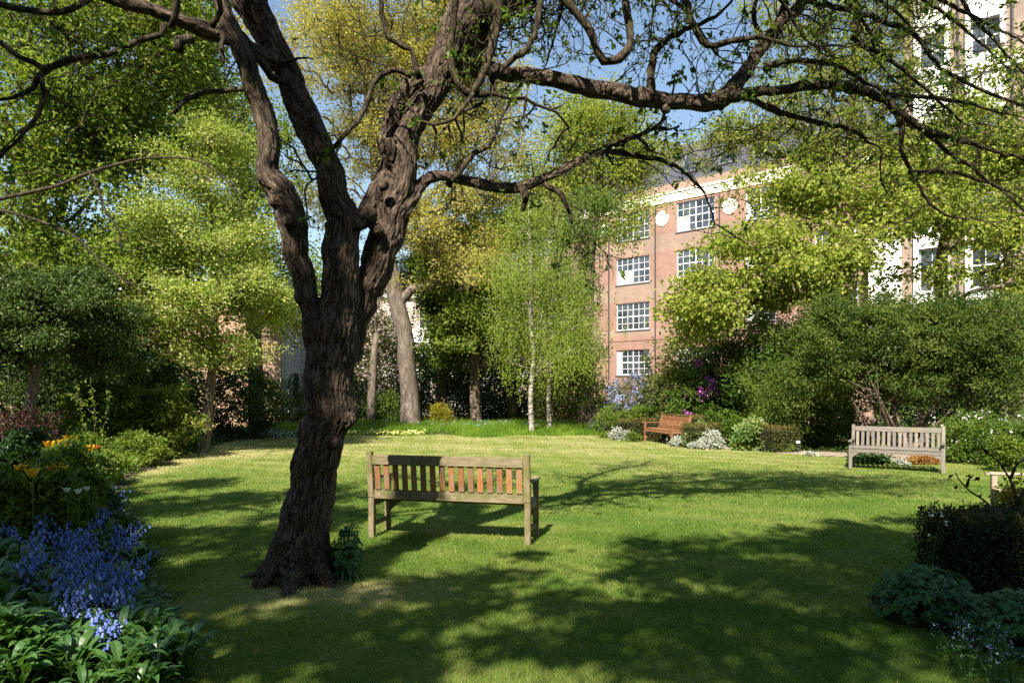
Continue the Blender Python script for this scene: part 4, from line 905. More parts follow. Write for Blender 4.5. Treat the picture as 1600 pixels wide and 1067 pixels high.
tree('silver_birch', 'white-stemmed silver birch with drooping fine leaves in front of the far border', 'tree',
     [(831, 682, 25.7, 5.4), (831, 675, 25.7, 4.5), (829, 620, 25.7, 3.8), (833, 560, 25.7, 3.5), (829, 500, 25.7, 3.2), (829, 430, 25.7, 2.8), (827, 370, 25.7, 1.8), (826, 320, 25.7, .8)],
     [(828, 335, 25.7, 45, 50, 1.2, 60), (835, 420, 25.7, 85, 60, 1.8, 130), (800, 500, 25.7, 65, 60, 1.5, 80), (890, 490, 25.7, 45, 70, 1.4, 80), (790, 420, 26, 55, 50, 1.4, 50), (840, 540, 25, 90, 40, 1.4, 60)],
     M['birch'], M['birchbark'], 26, L=.07, per=46, cr=.58, flat=.9, hang=.9, rtip=.003, twigs=0, twl=.5, group='two slender birches on the far border')
tree('silver_birch', 'thinner second birch stem immediately right of the white-stemmed silver birch', 'tree',
     [(859, 676, 27, 5), (859, 670, 27, 4), (857, 620, 27, 3.2), (860, 560, 27, 2.8), (862, 500, 27, 2.2), (866, 440, 27, 1.3)],
     [(868, 440, 27, 45, 60, 1.1, 60), (865, 520, 27, 55, 45, 1.1, 60)],
     M['birch'], M['birchbark'], 27, L=.07, per=46, cr=.55, flat=.9, hang=.9, rtip=.003, twigs=0, twl=.5, group='two slender birches on the far border')
tree('ivy_clad_tree', 'brown-stemmed tree with ivy tufts and willowy leaves by the left corner of the brick block', 'tree',
     [(920, 672, 29, 20), (918, 655, 29, 16), (914, 610, 29, 13), (906, 560, 29, 11), (902, 500, 29, 9), (900, 430, 29, 7), (905, 350, 29, 5)],
     [(905, 360, 29, 45, 50, 1.4, 60), (900, 450, 29, 38, 60, 1.3, 70), (890, 540, 29, 35, 50, 1.2, 45), (925, 310, 29, 40, 35, 1.2, 30), (912, 585, 28.6, 12, 45, .5, 18)],
     M['mid'], M['brownbark'], 28, L=.09, per=85, cr=.42, hang=.6, rtip=.007, twigs=2, twl=.5)
tree('norway_maple', 'rounded bright yellow-green tree against the sky left of the slate roof', 'tree',
     [(915, 690, 36, 14), (915, 560, 36, 12), (920, 400, 36, 10), (935, 300, 36, 7), (940, 220, 36, 4)],
     [(985, 345, 34, 34, 34, 1.2, 22), (940, 215, 36, 90, 55, 3, 130), (880, 260, 36, 70, 60, 3, 90), (1000, 255, 36, 50, 40, 2, 50), (840, 330, 36, 70, 60, 3, 70), (960, 300, 36, 70, 45, 2.5, 60), (890, 180, 36, 50, 30, 2, 30)],
     M['bright'], M['brownbark'], 29, L=.14, per=60, cr=1.0, flat=.8, rtip=.012, twigs=2, twl=.6)
tree('field_maple', 'leafy green tree in the middle distance behind the silver birch', 'tree',
     [(745, 672, 31.5, 9), (742, 600, 31.5, 8), (745, 500, 31.5, 7), (755, 400, 31.5, 5)],
     [(740, 400, 31, 60, 50, 2.5, 70), (790, 370, 31, 60, 60, 2.5, 80), (690, 430, 30.5, 40, 50, 1.5, 60), (760, 470, 30, 60, 50, 1.6, 80), (720, 510, 30, 50, 40, 1.5, 50)],
     M['lime'], M['brownbark'], 30, L=.14, per=80, cr=.6, rtip=.01, twigs=1)
tree('blossom_tree', 'two-stemmed tree with pinkish white blossom right of the far bench', 'tree',
     [(802, 650, 33, 9), (797, 610, 33, 8), (791, 560, 33, 7), (790, 500, 33, 5)],
     [(800, 480, 33, 60, 40, 1.8, 60), (840, 540, 33, 50, 45, 1.6, 50), (760, 540, 33, 45, 40, 1.5, 45), (870, 560, 33, 40, 50, 1.5, 40)],
     M['olive'], M['brownbark'], 31, L=.10, per=25, cr=.55, rtip=.008, twigs=1, blossom=M['pinkblossom'], bper=55, bL=.09)
tree('cherry_tree', 'slim-stemmed blossom tree just right of the gnarled tree trunk', 'tree',
     [(580, 664, 31, 8), (580, 640, 31, 7), (583, 580, 31, 6), (588, 520, 31, 4)],
     [(560, 490, 32, 60, 60, 2, 60), (600, 440, 33, 60, 50, 2, 60), (540, 560, 32, 50, 40, 1.6, 40), (600, 560, 33, 40, 40, 1.6, 30)],
     M['mid'], M['greybark'], 32, L=.10, per=40, cr=.6, rtip=.008, twigs=1, blossom=M['pinkblossom'], bper=30, bL=.09)
tree('dark_oak', 'dark leaved tree right behind the pale grey leaning trunk', 'tree',
     [(690, 660, 34, 10), (690, 600, 34, 9), (688, 520, 34, 7)],
     [(680, 470, 34, 60, 50, 2, 80), (700, 560, 34, 55, 55, 2, 90), (660, 410, 34, 50, 40, 2, 50)],
     M['mid'], M['brownbark'], 33, L=.13, per=90, cr=.6, rtip=.01, twigs=1)
tree('ash_tree', 'tall sparse tree with many upright limbs and feathery tufts in front of the slate roof', 'tree',
     [(1330, 690, 25, 13), (1328, 560, 25, 11), (1325, 420, 25, 10), (1325, 320, 25, 9), (1330, 220, 25, 8), (1335, 130, 25, 6), (1338, 30, 25, 5), (1340, -60, 25, 4)],
     [(1330, 60, 25, 120, 110, 2.5, 80), (1260, 150, 25, 70, 100, 2, 50), (1380, 190, 25, 60, 90, 2, 50), (1320, 230, 25, 80, 60, 2, 40), (1250, 255, 25, 90, 32, 1.5, 44), (1200, 190, 25, 70, 60, 1.5, 34), (1130, 230, 25, 80, 50, 1.5, 34), (1230, 30, 25, 60, 60, 1.5, 30), (1420, 60, 25, 60, 80, 2, 30)],
     M['bright'], M['brownbark'], 34, L=.13, wr=.45, per=48, cr=.55, rtip=.013, twigs=4, twl=.7, up=.3)
tree('sycamore_tree', 'spreading tree with layered bright yellow-green leaves before the brick block', 'tree',
     [(1352, 690, 22, 15), (1350, 640, 22, 14), (1343, 590, 22, 13), (1335, 530, 22, 11), (1325, 450, 22, 9), (1322, 380, 22, 7), (1320, 310, 22, 4)],
     [(1250, 300, 22, 70, 28, 1.6, 60), (1330, 300, 22, 80, 40, 1.8, 80), (1190, 380, 21, 70, 28, 1.6, 70), (1130, 440, 21, 65, 26, 1.4, 60), (1230, 440, 21, 90, 40, 1.8, 110), (1310, 395, 21, 60, 50, 1.6, 90), (1400, 330, 21, 70, 40, 1.8, 70), (1100, 480, 21, 50, 20, 1.2, 40), (1420, 280, 22, 60, 40, 1.6, 60), (1170, 290, 23, 50, 26, 1.2, 12), (1240, 350, 22, 60, 24, 1.3, 26), (1120, 370, 22, 30, 16, .8, 6), (1080, 500, 21.5, 40, 30, 1.2, 30)],
     M['bright'], M['pinkbark'], 35, L=.13, wr=.7, per=34, cr=.62, flat=.42, rtip=.009, twigs=2, hang=.25, tz=.3)
tree('chestnut_tree', 'bright yellow-green leafy tree with dark trunk in front of the white stucco bays', 'tree',
     [(1478, 700, 24, 14), (1478, 560, 24, 12), (1474, 480, 24, 10), (1470, 420, 24, 9), (1478, 360, 24, 7), (1485, 290, 24, 5)],
     [(1480, 290, 24, 80, 50, 2, 90), (1560, 250, 24, 70, 60, 2, 90), (1590, 340, 23, 50, 60, 1.8, 70), (1450, 335, 23, 60, 25, 1.6, 36), (1530, 365, 23, 60, 22, 1.6, 26), (1590, 440, 23, 40, 50, 1.5, 50), (1490, 425, 23, 60, 12, 1.2, 12), (1620, 180, 24, 60, 80, 2, 50), (1540, 150, 24, 80, 80, 2, 40), (1460, 200, 24, 50, 60, 1.5, 24), (1400, 430, 23, 20, 14, 1.0, 6)],
     M['bright'], M['brownbark'], 36, L=.14, wr=.7, per=36, cr=.62, flat=.45, rtip=.01, twigs=2, hang=.3, tz=.3)
# multi-stemmed shrub behind the silver bench
def multistem():
    rng = np.random.default_rng(41); base = np.array([9.9, 17.6, 0.]); th = thing('multistem_shrub', 'wide small-leaved evergreen shrub with many bare brown stems behind the silver grey bench', 'shrub', base)
    sb = Buf(); tips = []
    for k in range(16):
        a = rng.uniform(-1, 1); s0 = base + [rng.normal() * .35, rng.normal() * .3, -.05]; e = base + np.array([a * 2.3, rng.normal() * .8, rng.uniform(1.7, 2.6)])
        m = (s0 + e) / 2 + np.array([-a * .25, 0, -.1 - .2 * abs(a)]); S = spline(np.array([s0, m, e]), .2); r = np.linspace(.05, .02, len(S)) * rng.uniform(.7, 1.2)
        tube(sb, S, r, 7, cap=False, wob=.05, rng=rng)
        for q in range(5):
            t = S[-1 - min(q, 3)]; d = unit(rng.normal(size=3) + np.array([a, 0, .5])); tube(sb, [t, t + d * .4, t + d * .8 + [0, 0, .1]], [.015, .01, .005], 4, cap=False)
    sb.obj('stem', M['brownbark'], th, base, smooth=True); lb = Buf()
    for (px, py, Y, rx, ry, rd, n) in ((1420, 540, 17.6, 130, 62, 1.5, 26000), (1330, 520, 18, 80, 50, 1.3, 12000), (1500, 530, 17.4, 80, 60, 1.3, 12000), (1300, 570, 18, 50, 50, 1, 6000), (1540, 590, 17, 50, 45, 1, 6000), (1390, 490, 17.8, 40, 26, .7, 3500), (1470, 486, 17.4, 36, 24, .7, 3500), (1290, 500, 18, 34, 34, .7, 3500), (1555, 500, 17.2, 44, 30, .7, 3500), (1230, 610, 18.5, 44, 50, .8, 5000), (1430, 600, 17.8, 70, 30, 1, 5000)):
        c = W(px, py, Y); r = np.array([rx * Y / F, rd, ry * Y / F]); clumps(lb, c, r, int(n * .95), rng, .08, .5, .5, 0, .42, .25, px)
    # upright shoots on top
    for k in range(60):
        x = rng.uniform(1280, 1600); y = 478 + rng.uniform(-4, 22); p = W(x, y, 17.6 + rng.normal() * .6); l = rng.uniform(.3, .75); n = 34
        t = rng.uniform(0, 1, n)[:, None]; lp = p + np.array([0, 0, 1.0]) * t * l + rng.normal(0, .018, (n, 3)); leaves(lb, lp, .05, .45, rng, .2, dirs=np.tile([0, 0, 1.0], (n, 1)), dmix=.4)
    lb.obj('foliage', M['midolive'], th, base)
M['midolive'] = leafmat('mid_olive_leaf', [(.03, .06, .010), (.08, .12, .016), (.17, .20, .04)], .28)
multistem()

# ------------------------------------------------------------------ shrubs and hedges
def shr(name, label, cat, blobs, m, **k): return shrub(name, label, cat, blobs, M[m], **k)
shr('laurel_bush', 'large dark evergreen bush with reddish young tips right of the blue flowering ceanothus', 'shrub', [(1090, 580, 24, 70, 75, 1.6), (1150, 560, 24, 80, 70, 1.6), (1060, 630, 23.5, 45, 40, 1)], 'olive', seed=51, n=26000, L=.10, stemm=M['brownbark'])
shr('holly_bush', 'broad dark bush with brighter new leaves left of the silver grey bench', 'shrub', [(1220, 590, 21.5, 75, 75, 1.5), (1290, 620, 20.5, 65, 60, 1.3), (1180, 640, 22, 50, 40, 1.1), (1260, 560, 22, 60, 60, 1.2)], 'mid', seed=52, n=30000, L=.09)
shr('yew_bush', 'near-black evergreen mass right of the multi-stemmed shrub', 'shrub', [(1580, 580, 20, 60, 90, 1.4), (1530, 640, 19, 45, 60, 1.1), (1650, 560, 19.5, 60, 110, 1.5)], 'dark', seed=53, n=20000, L=.08)
shr('choisya_bush', 'pale leafed bush with white flowers at the right edge behind the lawn', 'shrub', [(1535, 680, 15.2, 45, 30, .7), (1590, 690, 14.5, 40, 35, .7), (1500, 672, 16.5, 25, 24, .6)], 'mid', seed=54, n=12000, L=.06, blossom=M['white'], bn=260, bL=.06)
shr('lilac_bush', 'dark bush under the sycamore, deepest in the border behind the low clipped hedges', 'shrub', [(1130, 650, 24.5, 90, 50, 1), (1220, 560, 25, 110, 70, 1.3)], 'dark', seed=55, n=18000, L=.09)
shr('ceanothus_bush', 'rounded bush covered in lavender blue flowers below the brick block', 'shrub', [(985, 615, 25, 32, 24, .8), (1012, 625, 24.6, 26, 28, .7)], 'dark', seed=56, n=7000, L=.05, blossom=M['lavender'], bn=3000, bL=.07, btop=.5, lump=.5, bclump=40)
def rr(px, py, Y, r): 
    c = W(px, py, Y); return lambda P: np.linalg.norm((P - c)[:, [0, 2]], axis=1) < r
shr('rhododendron_bush', 'bush with magenta pink flower heads among dark leaves right of the blue flowering bush', 'shrub', [(1090, 612, 22.6, 36, 34, .75)], 'mid', seed=57, n=6000, L=.09, blossom=M['magenta'], bn=1800, bL=.085, bclump=9, btop=.45)
for i, (px, py, Y, rx, ry, lab, m, nn) in enumerate([
    (957, 658, 23.5, 22, 20, 'fresh green rounded shrub left of the teak bench', 'lime', 3500),
    (1008, 650, 23.8, 26, 16, 'bright green shrub directly behind the left hedge of the teak bench', 'lime', 3500),
    (1132, 672, 20.2, 26, 24, 'dense bright green shrub right of the teak bench hedge', 'mid', 4500),
    (1190, 660, 21, 26, 16, 'low fresh green shrub under the broad dark bush', 'lime', 3000),
    (1178, 684, 18.6, 26, 26, 'creamy variegated shrub at the lawn edge beside the clipped hedge block', 'variegated', 4500),
    (1092, 684, 19.6, 20, 20, 'grey-green variegated clump in front of the teak bench hedge', 'variegated', 2600),
    (1112, 690, 19.0, 14, 14, 'silvery sage clump right of the variegated clump', 'silver', 1600),
    (968, 681, 22.6, 13, 12, 'silver-white leafed clump left of the teak bench', 'silver', 1600),
    (988, 687, 21.8, 10, 9, 'small green clump at the left foot of the teak bench', 'lime', 900),
    (1062, 694, 19.8, 11, 9, 'small silver clump at the right foot of the teak bench', 'silver', 1000),
    (1090, 702, 19.0, 14, 7, 'low grey-white edging clump on the lawn edge', 'silver', 1000),
    (1160, 700, 18.6, 14, 8, 'yellow-green hosta clump at the lawn edge', 'yellowgreen', 900),
    (1225, 704, 18.2, 16, 9, 'straggly yellow-green clump right of the clipped hedge block', 'yellowgreen', 900),
    (935, 668, 26, 14, 10, 'pale green clump at the foot of the ivy-clad tree', 'bluegreen', 1200),
    (1265, 715, 16.9, 11, 4, 'tiny silver cushion plant beside the gravel path', 'silver', 600),
    (1410, 728, 14.9, 9, 5, 'spiky silver plant under the silver grey bench', 'silver', 400),
    (1355, 724, 15.2, 30, 9, 'dark green low clump under the left half of the silver grey bench', 'bed', 1800),
    (1440, 724, 15.0, 20, 7, 'rusty orange leafed clump under the right half of the silver grey bench', 'rusty', 1200),
    (1500, 712, 15.2, 16, 14, 'green clump just right of the silver grey bench', 'mid', 1400),
    (1570, 700, 13.6, 18, 18, 'spiky green clump behind the pale bench armrest', 'lime', 1300),
    (683, 650, 31.5, 19, 18, 'golden dome shrub right of the pale grey trunk', 'golden', 3600),
    (775, 595, 34, 55, 42, 'blue-green bushy conifer above the far bench', 'bluegreen', 9000),
    (735, 640, 34, 40, 26, 'dark bush left of the far bench', 'dark', 4000),
    (600, 640, 32, 30, 24, 'fresh green bush immediately left of the pale grey trunk', 'mid', 3200),
    (540, 640, 33, 40, 30, 'yellowish green bush right of the gnarled tree at the far border', 'lime', 4000),
    (450, 630, 30, 50, 36, 'dark green rounded bush left of the gnarled tree at the far border', 'dark', 6000),
    (860, 630, 33, 40, 28, 'brown-green bush behind the two birches', 'olive', 4500),
    (885, 600, 33, 34, 36, 'olive bush between the birches and the ivy-clad tree', 'olive', 4500),
    (950, 640, 30, 30, 34, 'dark shrub under the left edge of the ceanothus', 'dark', 4200),
    (790, 640, 35, 50, 26, 'dark ground-hugging bush right of the far bench', 'olive', 4500),
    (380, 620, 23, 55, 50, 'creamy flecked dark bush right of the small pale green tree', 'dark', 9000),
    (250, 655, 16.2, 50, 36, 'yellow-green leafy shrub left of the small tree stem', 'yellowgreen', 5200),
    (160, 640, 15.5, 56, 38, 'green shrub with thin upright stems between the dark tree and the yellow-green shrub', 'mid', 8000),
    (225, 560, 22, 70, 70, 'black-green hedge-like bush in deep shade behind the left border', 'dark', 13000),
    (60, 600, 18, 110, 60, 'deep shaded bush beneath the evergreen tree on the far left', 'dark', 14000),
    ]):
    if m == 'rusty' and 'rusty' not in M: M['rusty'] = leafmat('rusty_leaf', [(.2, .07, .02), (.32, .14, .04), (.3, .25, .05)], .2)
    big_ = rx > 24
    shr('bush' if big_ else 'border_plant', lab, 'shrub' if big_ else 'plant', [(px, py, Y, rx, ry, max(.18, rx * Y / F * .8))], m, seed=60 + i, n=nn, L=.09 if big_ else .06, stems=4)
shr('japanese_maple', 'low dark red leafed maple at the left edge above the yellow tulips', 'shrub', [(25, 668, 9.5, 34, 18, .4), (70, 662, 10.5, 24, 12, .3), (8, 695, 9, 20, 14, .3)], 'redleaf', seed=101, n=1700, L=.06, wr=.35)
shr('white_flowering_shrub', 'creamy flowering shrub in front of the far pink terrace, left of the birches', 'shrub', [(875, 540, 36, 60, 60, 1.5), (770, 540, 37, 60, 60, 1.5)], 'olive', seed=103, n=9000, L=.12, blossom=M['pinkblossom'], bn=7000, bL=.10)
# tall screening trees far behind, so that no horizon shows
tree('distant_tree', 'hazy green tree behind the terrace gap left of the gnarled trunk', 'tree', [(480, 660, 48, 8), (480, 500, 48, 6), (485, 420, 48, 4)], [(500, 470, 48, 70, 60, 3, 90), (440, 520, 47, 50, 60, 3, 60)], M['mid'], M['brownbark'], 110, L=.2, per=70, cr=.9, rtip=.015, twigs=1)
tree('distant_tree', 'green tree behind the left border, under the big upper left crown', 'tree', [(130, 680, 30, 9), (130, 560, 30, 7), (130, 500, 30, 5)], [(150, 560, 30, 110, 50, 2.5, 130), (30, 540, 30, 90, 70, 2.5, 110)], M['mid'], M['brownbark'], 111, L=.15, per=80, cr=.7, rtip=.012, twigs=1)
tree('distant_tree', 'dark tree filling the gap behind the multi-stemmed shrub on the right', 'tree', [(1560, 690, 27, 10), (1560, 600, 27, 8), (1560, 540, 27, 5)], [(1570, 560, 27, 90, 70, 2, 130), (1440, 590, 27, 90, 55, 2, 110), (1300, 600, 27, 90, 50, 2, 90)], M['dark'], M['brownbark'], 112, L=.13, per=80, cr=.6, rtip=.01, twigs=1)

for i, (px, py, Y, rx, ry, lab, m, nn, bl) in enumerate([
    (500, 590, 38, 60, 60, 'green background bush glimpsed just right of the gnarled trunk', 'mid', 9000, None), (590, 560, 40, 50, 60, 'pale pink flowering bush left of the pale grey trunk', 'olive', 8000, 'pinkblossom'),
    (655, 600, 41, 60, 60, 'dark background bush right of the pale grey trunk', 'mid', 9000, None), (720, 480, 43, 60, 50, 'light green background crown above the blue-green conifer', 'lime', 8000, None),
    (800, 560, 42, 60, 70, 'shadowy background bush under the two-stemmed blossom tree', 'olive', 9000, None), (860, 600, 41, 60, 50, 'green background bush behind the birch stems', 'mid', 9000, None),
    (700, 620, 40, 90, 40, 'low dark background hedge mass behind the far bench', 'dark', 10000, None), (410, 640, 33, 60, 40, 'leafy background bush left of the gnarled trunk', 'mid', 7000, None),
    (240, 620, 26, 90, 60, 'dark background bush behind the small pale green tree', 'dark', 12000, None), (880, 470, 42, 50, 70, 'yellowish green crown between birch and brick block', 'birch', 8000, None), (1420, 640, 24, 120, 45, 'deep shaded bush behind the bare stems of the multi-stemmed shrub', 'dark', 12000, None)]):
    shrub('background_bush', lab, 'bush', [(px, py, Y, rx, ry, 1.6)], M[m], seed=800 + i, n=nn, L=.13, stems=3, blossom=M[bl] if bl else None, bn=3500, bL=.11)
# clipped hedges (boxes clothed in small leaves)
def hedge(name, label, pts, wd, h, m, n, L, seed, z0=0., top=None, rough=.03, wr=.4):
    """pts: list of (x,y) centre line"""
    rng = np.random.default_rng(seed); P = np.array(pts, float); base = np.array([*P.mean(0), 0]); th = thing(name, label, 'hedge', base)
    lb = Buf(); tb2 = Buf(); cb = Buf(); seg = np.linalg.norm(np.diff(P, axis=0), axis=1)
    for i in range(len(P) - 1):
        d = unit(P[i + 1] - P[i]); nrm = np.array([-d[1], d[0]]); k = int(n * seg[i] / seg.sum())
        a = rng.uniform(-.03, seg[i] + .03, k); side = rng.choice([0, 1, 2, 3, 4], k, p=[.32, .18, .34, .08, .08])
        u = rng.uniform(-wd / 2, wd / 2, k); z = rng.uniform(.02, h, k)
        off = np.where(side == 0, -wd / 2, np.where(side == 1, wd / 2, u)); zz = np.where(side == 2, h, z)
        a = np.where(side == 3, 0, np.where(side == 4, seg[i], a)); dep = rng.normal(0, rough, k)
        xy = P[i] + d * (a + np.where(side == 3, dep, np.where(side == 4, dep, 0)))[:, None] + nrm * (off + np.where(side < 2, dep, 0))[:, None]
        pos = np.column_stack([xy, zz + np.where(side == 2, dep, 0)]); pos[:, 2] += .03 * snoise(pos[:, :2], 1.2, seed, 2) * (zz > h * .9)
        on = np.zeros((k, 3)); on[:, :2] = nrm * (np.sign(off) * (side < 2))[:, None]; on[side == 2, 2] = 1
        t = rng.uniform(0, .75, k); istop = side == 2; t = np.where(istop, np.clip(t + (.35 if top else 0), 0, 1), t)
        leaves(lb, pos, L, wr, rng, .3, dirs=on + rng.normal(0, .3, (k, 3)), dmix=.6, tint=t)
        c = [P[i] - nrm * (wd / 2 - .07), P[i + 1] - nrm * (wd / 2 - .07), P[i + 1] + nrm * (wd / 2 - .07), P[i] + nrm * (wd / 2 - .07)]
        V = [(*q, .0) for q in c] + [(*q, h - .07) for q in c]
        cb.add(V, [(4, 5, 6, 7), (0, 1, 5, 4), (1, 2, 6, 5), (2, 3, 7, 6), (3, 0, 4, 7)])  # solid near-black box, its colour standing in for shade inside the hedge
    cb.obj('shade_core', M['hedgecore'], th, base); lb.obj('foliage', M[m], th, base); return th
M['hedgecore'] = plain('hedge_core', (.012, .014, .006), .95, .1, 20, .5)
hedge('yew_hedge', 'dark clipped yew hedge block at the right foreground edge', [(3.48, 5.45), (6.4, 5.9)], .60, .58, 'yew', 42000, .035, 71, top=True)
hedge('box_hedge', 'low brown-topped hedge running behind the teak bench', [(5.0, 23.2), (5.95, 20.3)], .4, .80, 'box', 5200, .06, 72, top=True)
bf = np.array([4.15, 22.2])
hedge('box_hedge', 'short clipped hedge on the left side of the teak bench', [(3.6, 22.75), (5.0, 23.1)], .42, .62, 'box', 3000, .06, 73, top=True)
hedge('box_hedge', 'short clipped hedge on the right side of the teak bench', [(4.95, 19.45), (5.9, 19.7)], .5, .62, 'box', 3600, .06, 74, top=True)
hedge('box_hedge', 'brownish clipped hedge block behind the variegated shrub at the lawn edge', [(6.7, 18.1), (7.6, 18.5)], .5, .62, 'box', 3600, .055, 75, top=True)

# ------------------------------------------------------------------ meadow strip under the far trees
rng = np.random.default_rng(7); mb = Buf(); n = 150000
x = rng.uniform(-12, 4.2, n); y = rng.uniform(23.2, 36, n); k = (~in_lawn(x, y)) & (y > far_edge(x) - .1) & (x > left_edge(np.minimum(y, 28)) - 1.0) & (x < 3.4)
pth = np.abs(x + 2.75 + .05 * (y - 28)) < .45 + .25 * np.sin(y * 2); k &= ~(pth & (rng.random(n) < .9)); x = x[k]; y = y[k]
P = np.stack([x, y], 1); hh = .24 * sst(-.2, 2.0, y - far_edge(x)) + .06 + .09 * snoise(P, .5, 3, 2); blades(mb, x, y, hh, .030, rng, .45 + .25 * snoise(P, .4, 4, 2) + rng.normal(0, .18, len(x)), .7)
props(mb.obj('meadow_grass', M['meadow']), 'long uncut grass under the far trees', 'grass', kind='stuff')
fb_ = Buf(); n = 1300; x = rng.uniform(-11, 4, n); y = rng.uniform(27.0, 34, n); k = ~in_lawn(x, y) & (snoise(np.stack([x, y], 1), .3, 9, 2) > -.2); x = x[k]; y = y[k]
leaves(fb_, np.stack([x, y, gz(x, y) + rng.uniform(.16, .34, len(x))], 1), .055, .8, rng, .3); props(fb_.obj('wild_bluebells', M['paleblue']), 'pale blue wild flowers scattered through the far long grass', 'flowers', kind='stuff')
fb_ = Buf(); n = 700; x = rng.uniform(-9, -3.2, n); y = far_edge(x) + rng.normal(.1, .35, n); leaves(fb_, np.stack([x, y, gz(x, y) + rng.uniform(.08, .18, n)], 1), .06, .9, rng, .6)
props(fb_.obj('cowslips', M['cowslip']), 'pale yellow cowslips along the far lawn edge', 'flowers', kind='stuff')
# low planting that covers the soil everywhere else
gc = Buf(); n = 90000; x = rng.uniform(-22, 20, n); y = rng.uniform(2.6, 40, n)
k = ~in_lawn(x, y) & ~path_mask(x, y) & (np.abs(x) < .85 * y + 1) & ~((y > 23.2) & (x > -10) & (x < 3)) & ~((x > right_edge(np.minimum(y, 28))) & (y > 5.6) & (y < 13.5))
x = x[k]; y = y[k]; P = np.stack([x, y], 1); hgt = (.12 + .10 * snoise(P, .5, 13, 2)) * rng.uniform(0, 1, len(x))
e_ = np.abs(x - right_edge(np.minimum(y, 28))); hgt *= np.where((x > 0), .7, 1)
leaves(gc, np.stack([x, y, gz(x, y) + np.maximum(hgt, .01)], 1), np.where(y < 9, .06, .085), .5, rng, .8, tint=.4 + .3 * snoise(P, .7, 15, 2) + rng.normal(0, .2, len(x)))
props(gc.obj('ground_cover', M['mid']), 'low leafy ground cover filling the borders', 'ground cover', kind='stuff')

# ------------------------------------------------------------------ border plants, copied individually
def dup(root, loc, rz, sc=1.0, label=None, group=None):
    r = root.copy(); COL.objects.link(r); r.location = [float(v) for v in loc]; r.rotation_euler = (0, 0, rz); r.scale = (sc,) * 3
    if label: r['label'] = label
    if group: r['group'] = group
    for c_ in root.children:
        c2 = c_.copy(); COL.objects.link(c2); c2.parent = r
    return r
def strap(buf, p, d, L, wd, rng, up0=1.0, n=6, tint=.5, curl=1.0, wide=.5):
    """arching strap or paddle leaf, folded along its midrib"""
    d = np.array([d[0], d[1], 0]); d = unit(d); s = np.array([-d[1], d[0], 0]); ang = math.atan(up0); P = [np.array(p, float)]; st = L / n
    for i in range(n): P.append(P[-1] + (d * math.cos(ang) + np.array([0, 0, math.sin(ang)])) * st); ang -= curl * (i + 1) / n * .5
    t = np.linspace(0, 1, n + 1); w_ = wd * .5 * np.maximum(.06, np.sin(np.pi * np.clip(t ** wide * .97 + .03, 0, 1)) ** .8); w_[-1] = .001
    V = []
    for i in range(n + 1): V += [P[i] - s * w_[i] + [0, 0, w_[i] * .35], P[i], P[i] + s * w_[i] + [0, 0, w_[i] * .35]]
    Q = []
    for i in range(n): Q += [(3 * i, 3 * i + 1, 3 * i + 4, 3 * i + 3), (3 * i + 1, 3 * i + 2, 3 * i + 5, 3 * i + 4)]
    buf.add(V, Q, None, tint)
def bell(buf, p, d, r, L, tint):
    d = unit(np.array(d, float)); tube(buf, [p, p + d * L * .25, p + d * L * .75, p + d * L], [r * .5, r, r * .95, r * 1.5], 6, tint, cap=False)
def bluebell(seed):
    rng = np.random.default_rng(seed); th = thing('bluebell', 'blue bellflower spike in the dense bluebell patch of the left border', 'flower', (0, 0, -50), group='bluebells in the left border')
    a = rng.uniform(0, 6.28); d = np.array([math.cos(a), math.sin(a), 0]); h = rng.uniform(.34, .44)
    S = spline(np.array([[0, 0, 0], d * .02 + [0, 0, h * .5], d * .06 + [0, 0, h * .9], d * .11 + [0, 0, h * .98]]), .03)
    sb = Buf(); tube(sb, S, np.linspace(.005, .0025, len(S)), 5); bb = Buf(); m = len(S)
    for k in range(15):
        i = int(m * (.52 + .47 * k / 15)); b = k * 2.4; q = np.array([math.cos(b), math.sin(b), 0]); p = S[min(i, m - 1)]
        tube(sb, [p, p + q * .014 + [0, 0, .006], p + q * .024 - [0, 0, .002]], [.0014] * 3, 3, cap=False); bell(bb, p + q * .024, q * .5 + np.array([0, 0, -1]), .0068, .026, rng.uniform(0, 1))
    lb = Buf()
    for k in range(7): b = rng.uniform(0, 6.28); strap(lb, (0, 0, 0), (math.cos(b), math.sin(b)), rng.uniform(.25, .38), .02, rng, 2.2, tint=rng.uniform(.2, .9), curl=1.3)
    sb.obj('stem', M['paddle'], th); bb.obj('flower_head', M['blue'], th); lb.obj('leaves', M['bed'], th); return th
def rosette(seed, nm='broadleaf_plant', label='', cat='plant', group=None, m='paddle', L=.14, wd=.042, n=28, up=(.4, 2.5)):
    rng = np.random.default_rng(seed); th = thing(nm, label, cat, (0, 0, -50), group=group); lb = Buf(); sb = Buf()
    for k in range(n):
        b = rng.uniform(0, 6.28); r = rng.uniform(0, .08); hh = rng.uniform(0, .16); p = np.array([math.cos(b) * r, math.sin(b) * r, hh])
        tube(sb, [(0, 0, 0), p], [.004, .003], 4, cap=False); strap(lb, p, (math.cos(b), math.sin(b)), L * rng.uniform(.7, 1.2), wd * rng.uniform(.8, 1.2), rng, rng.uniform(*up), tint=rng.uniform(0, 1), curl=.9, wide=.9)
    sb.obj('stem', M[m], th); lb.obj('leaves', M[m], th); return th
protos = [bluebell(200 + k) for k in range(5)]
rng = np.random.default_rng(17); spots = []
def lowpt(px, py, h=.0):
    Y = EYE * F / (py - HOR); 
    for _ in range(6): Y = (EYE - h - float(gz((px - 800) / F * Y, Y))) * F / (py - HOR)
    return (px - 800) / F * Y, Y
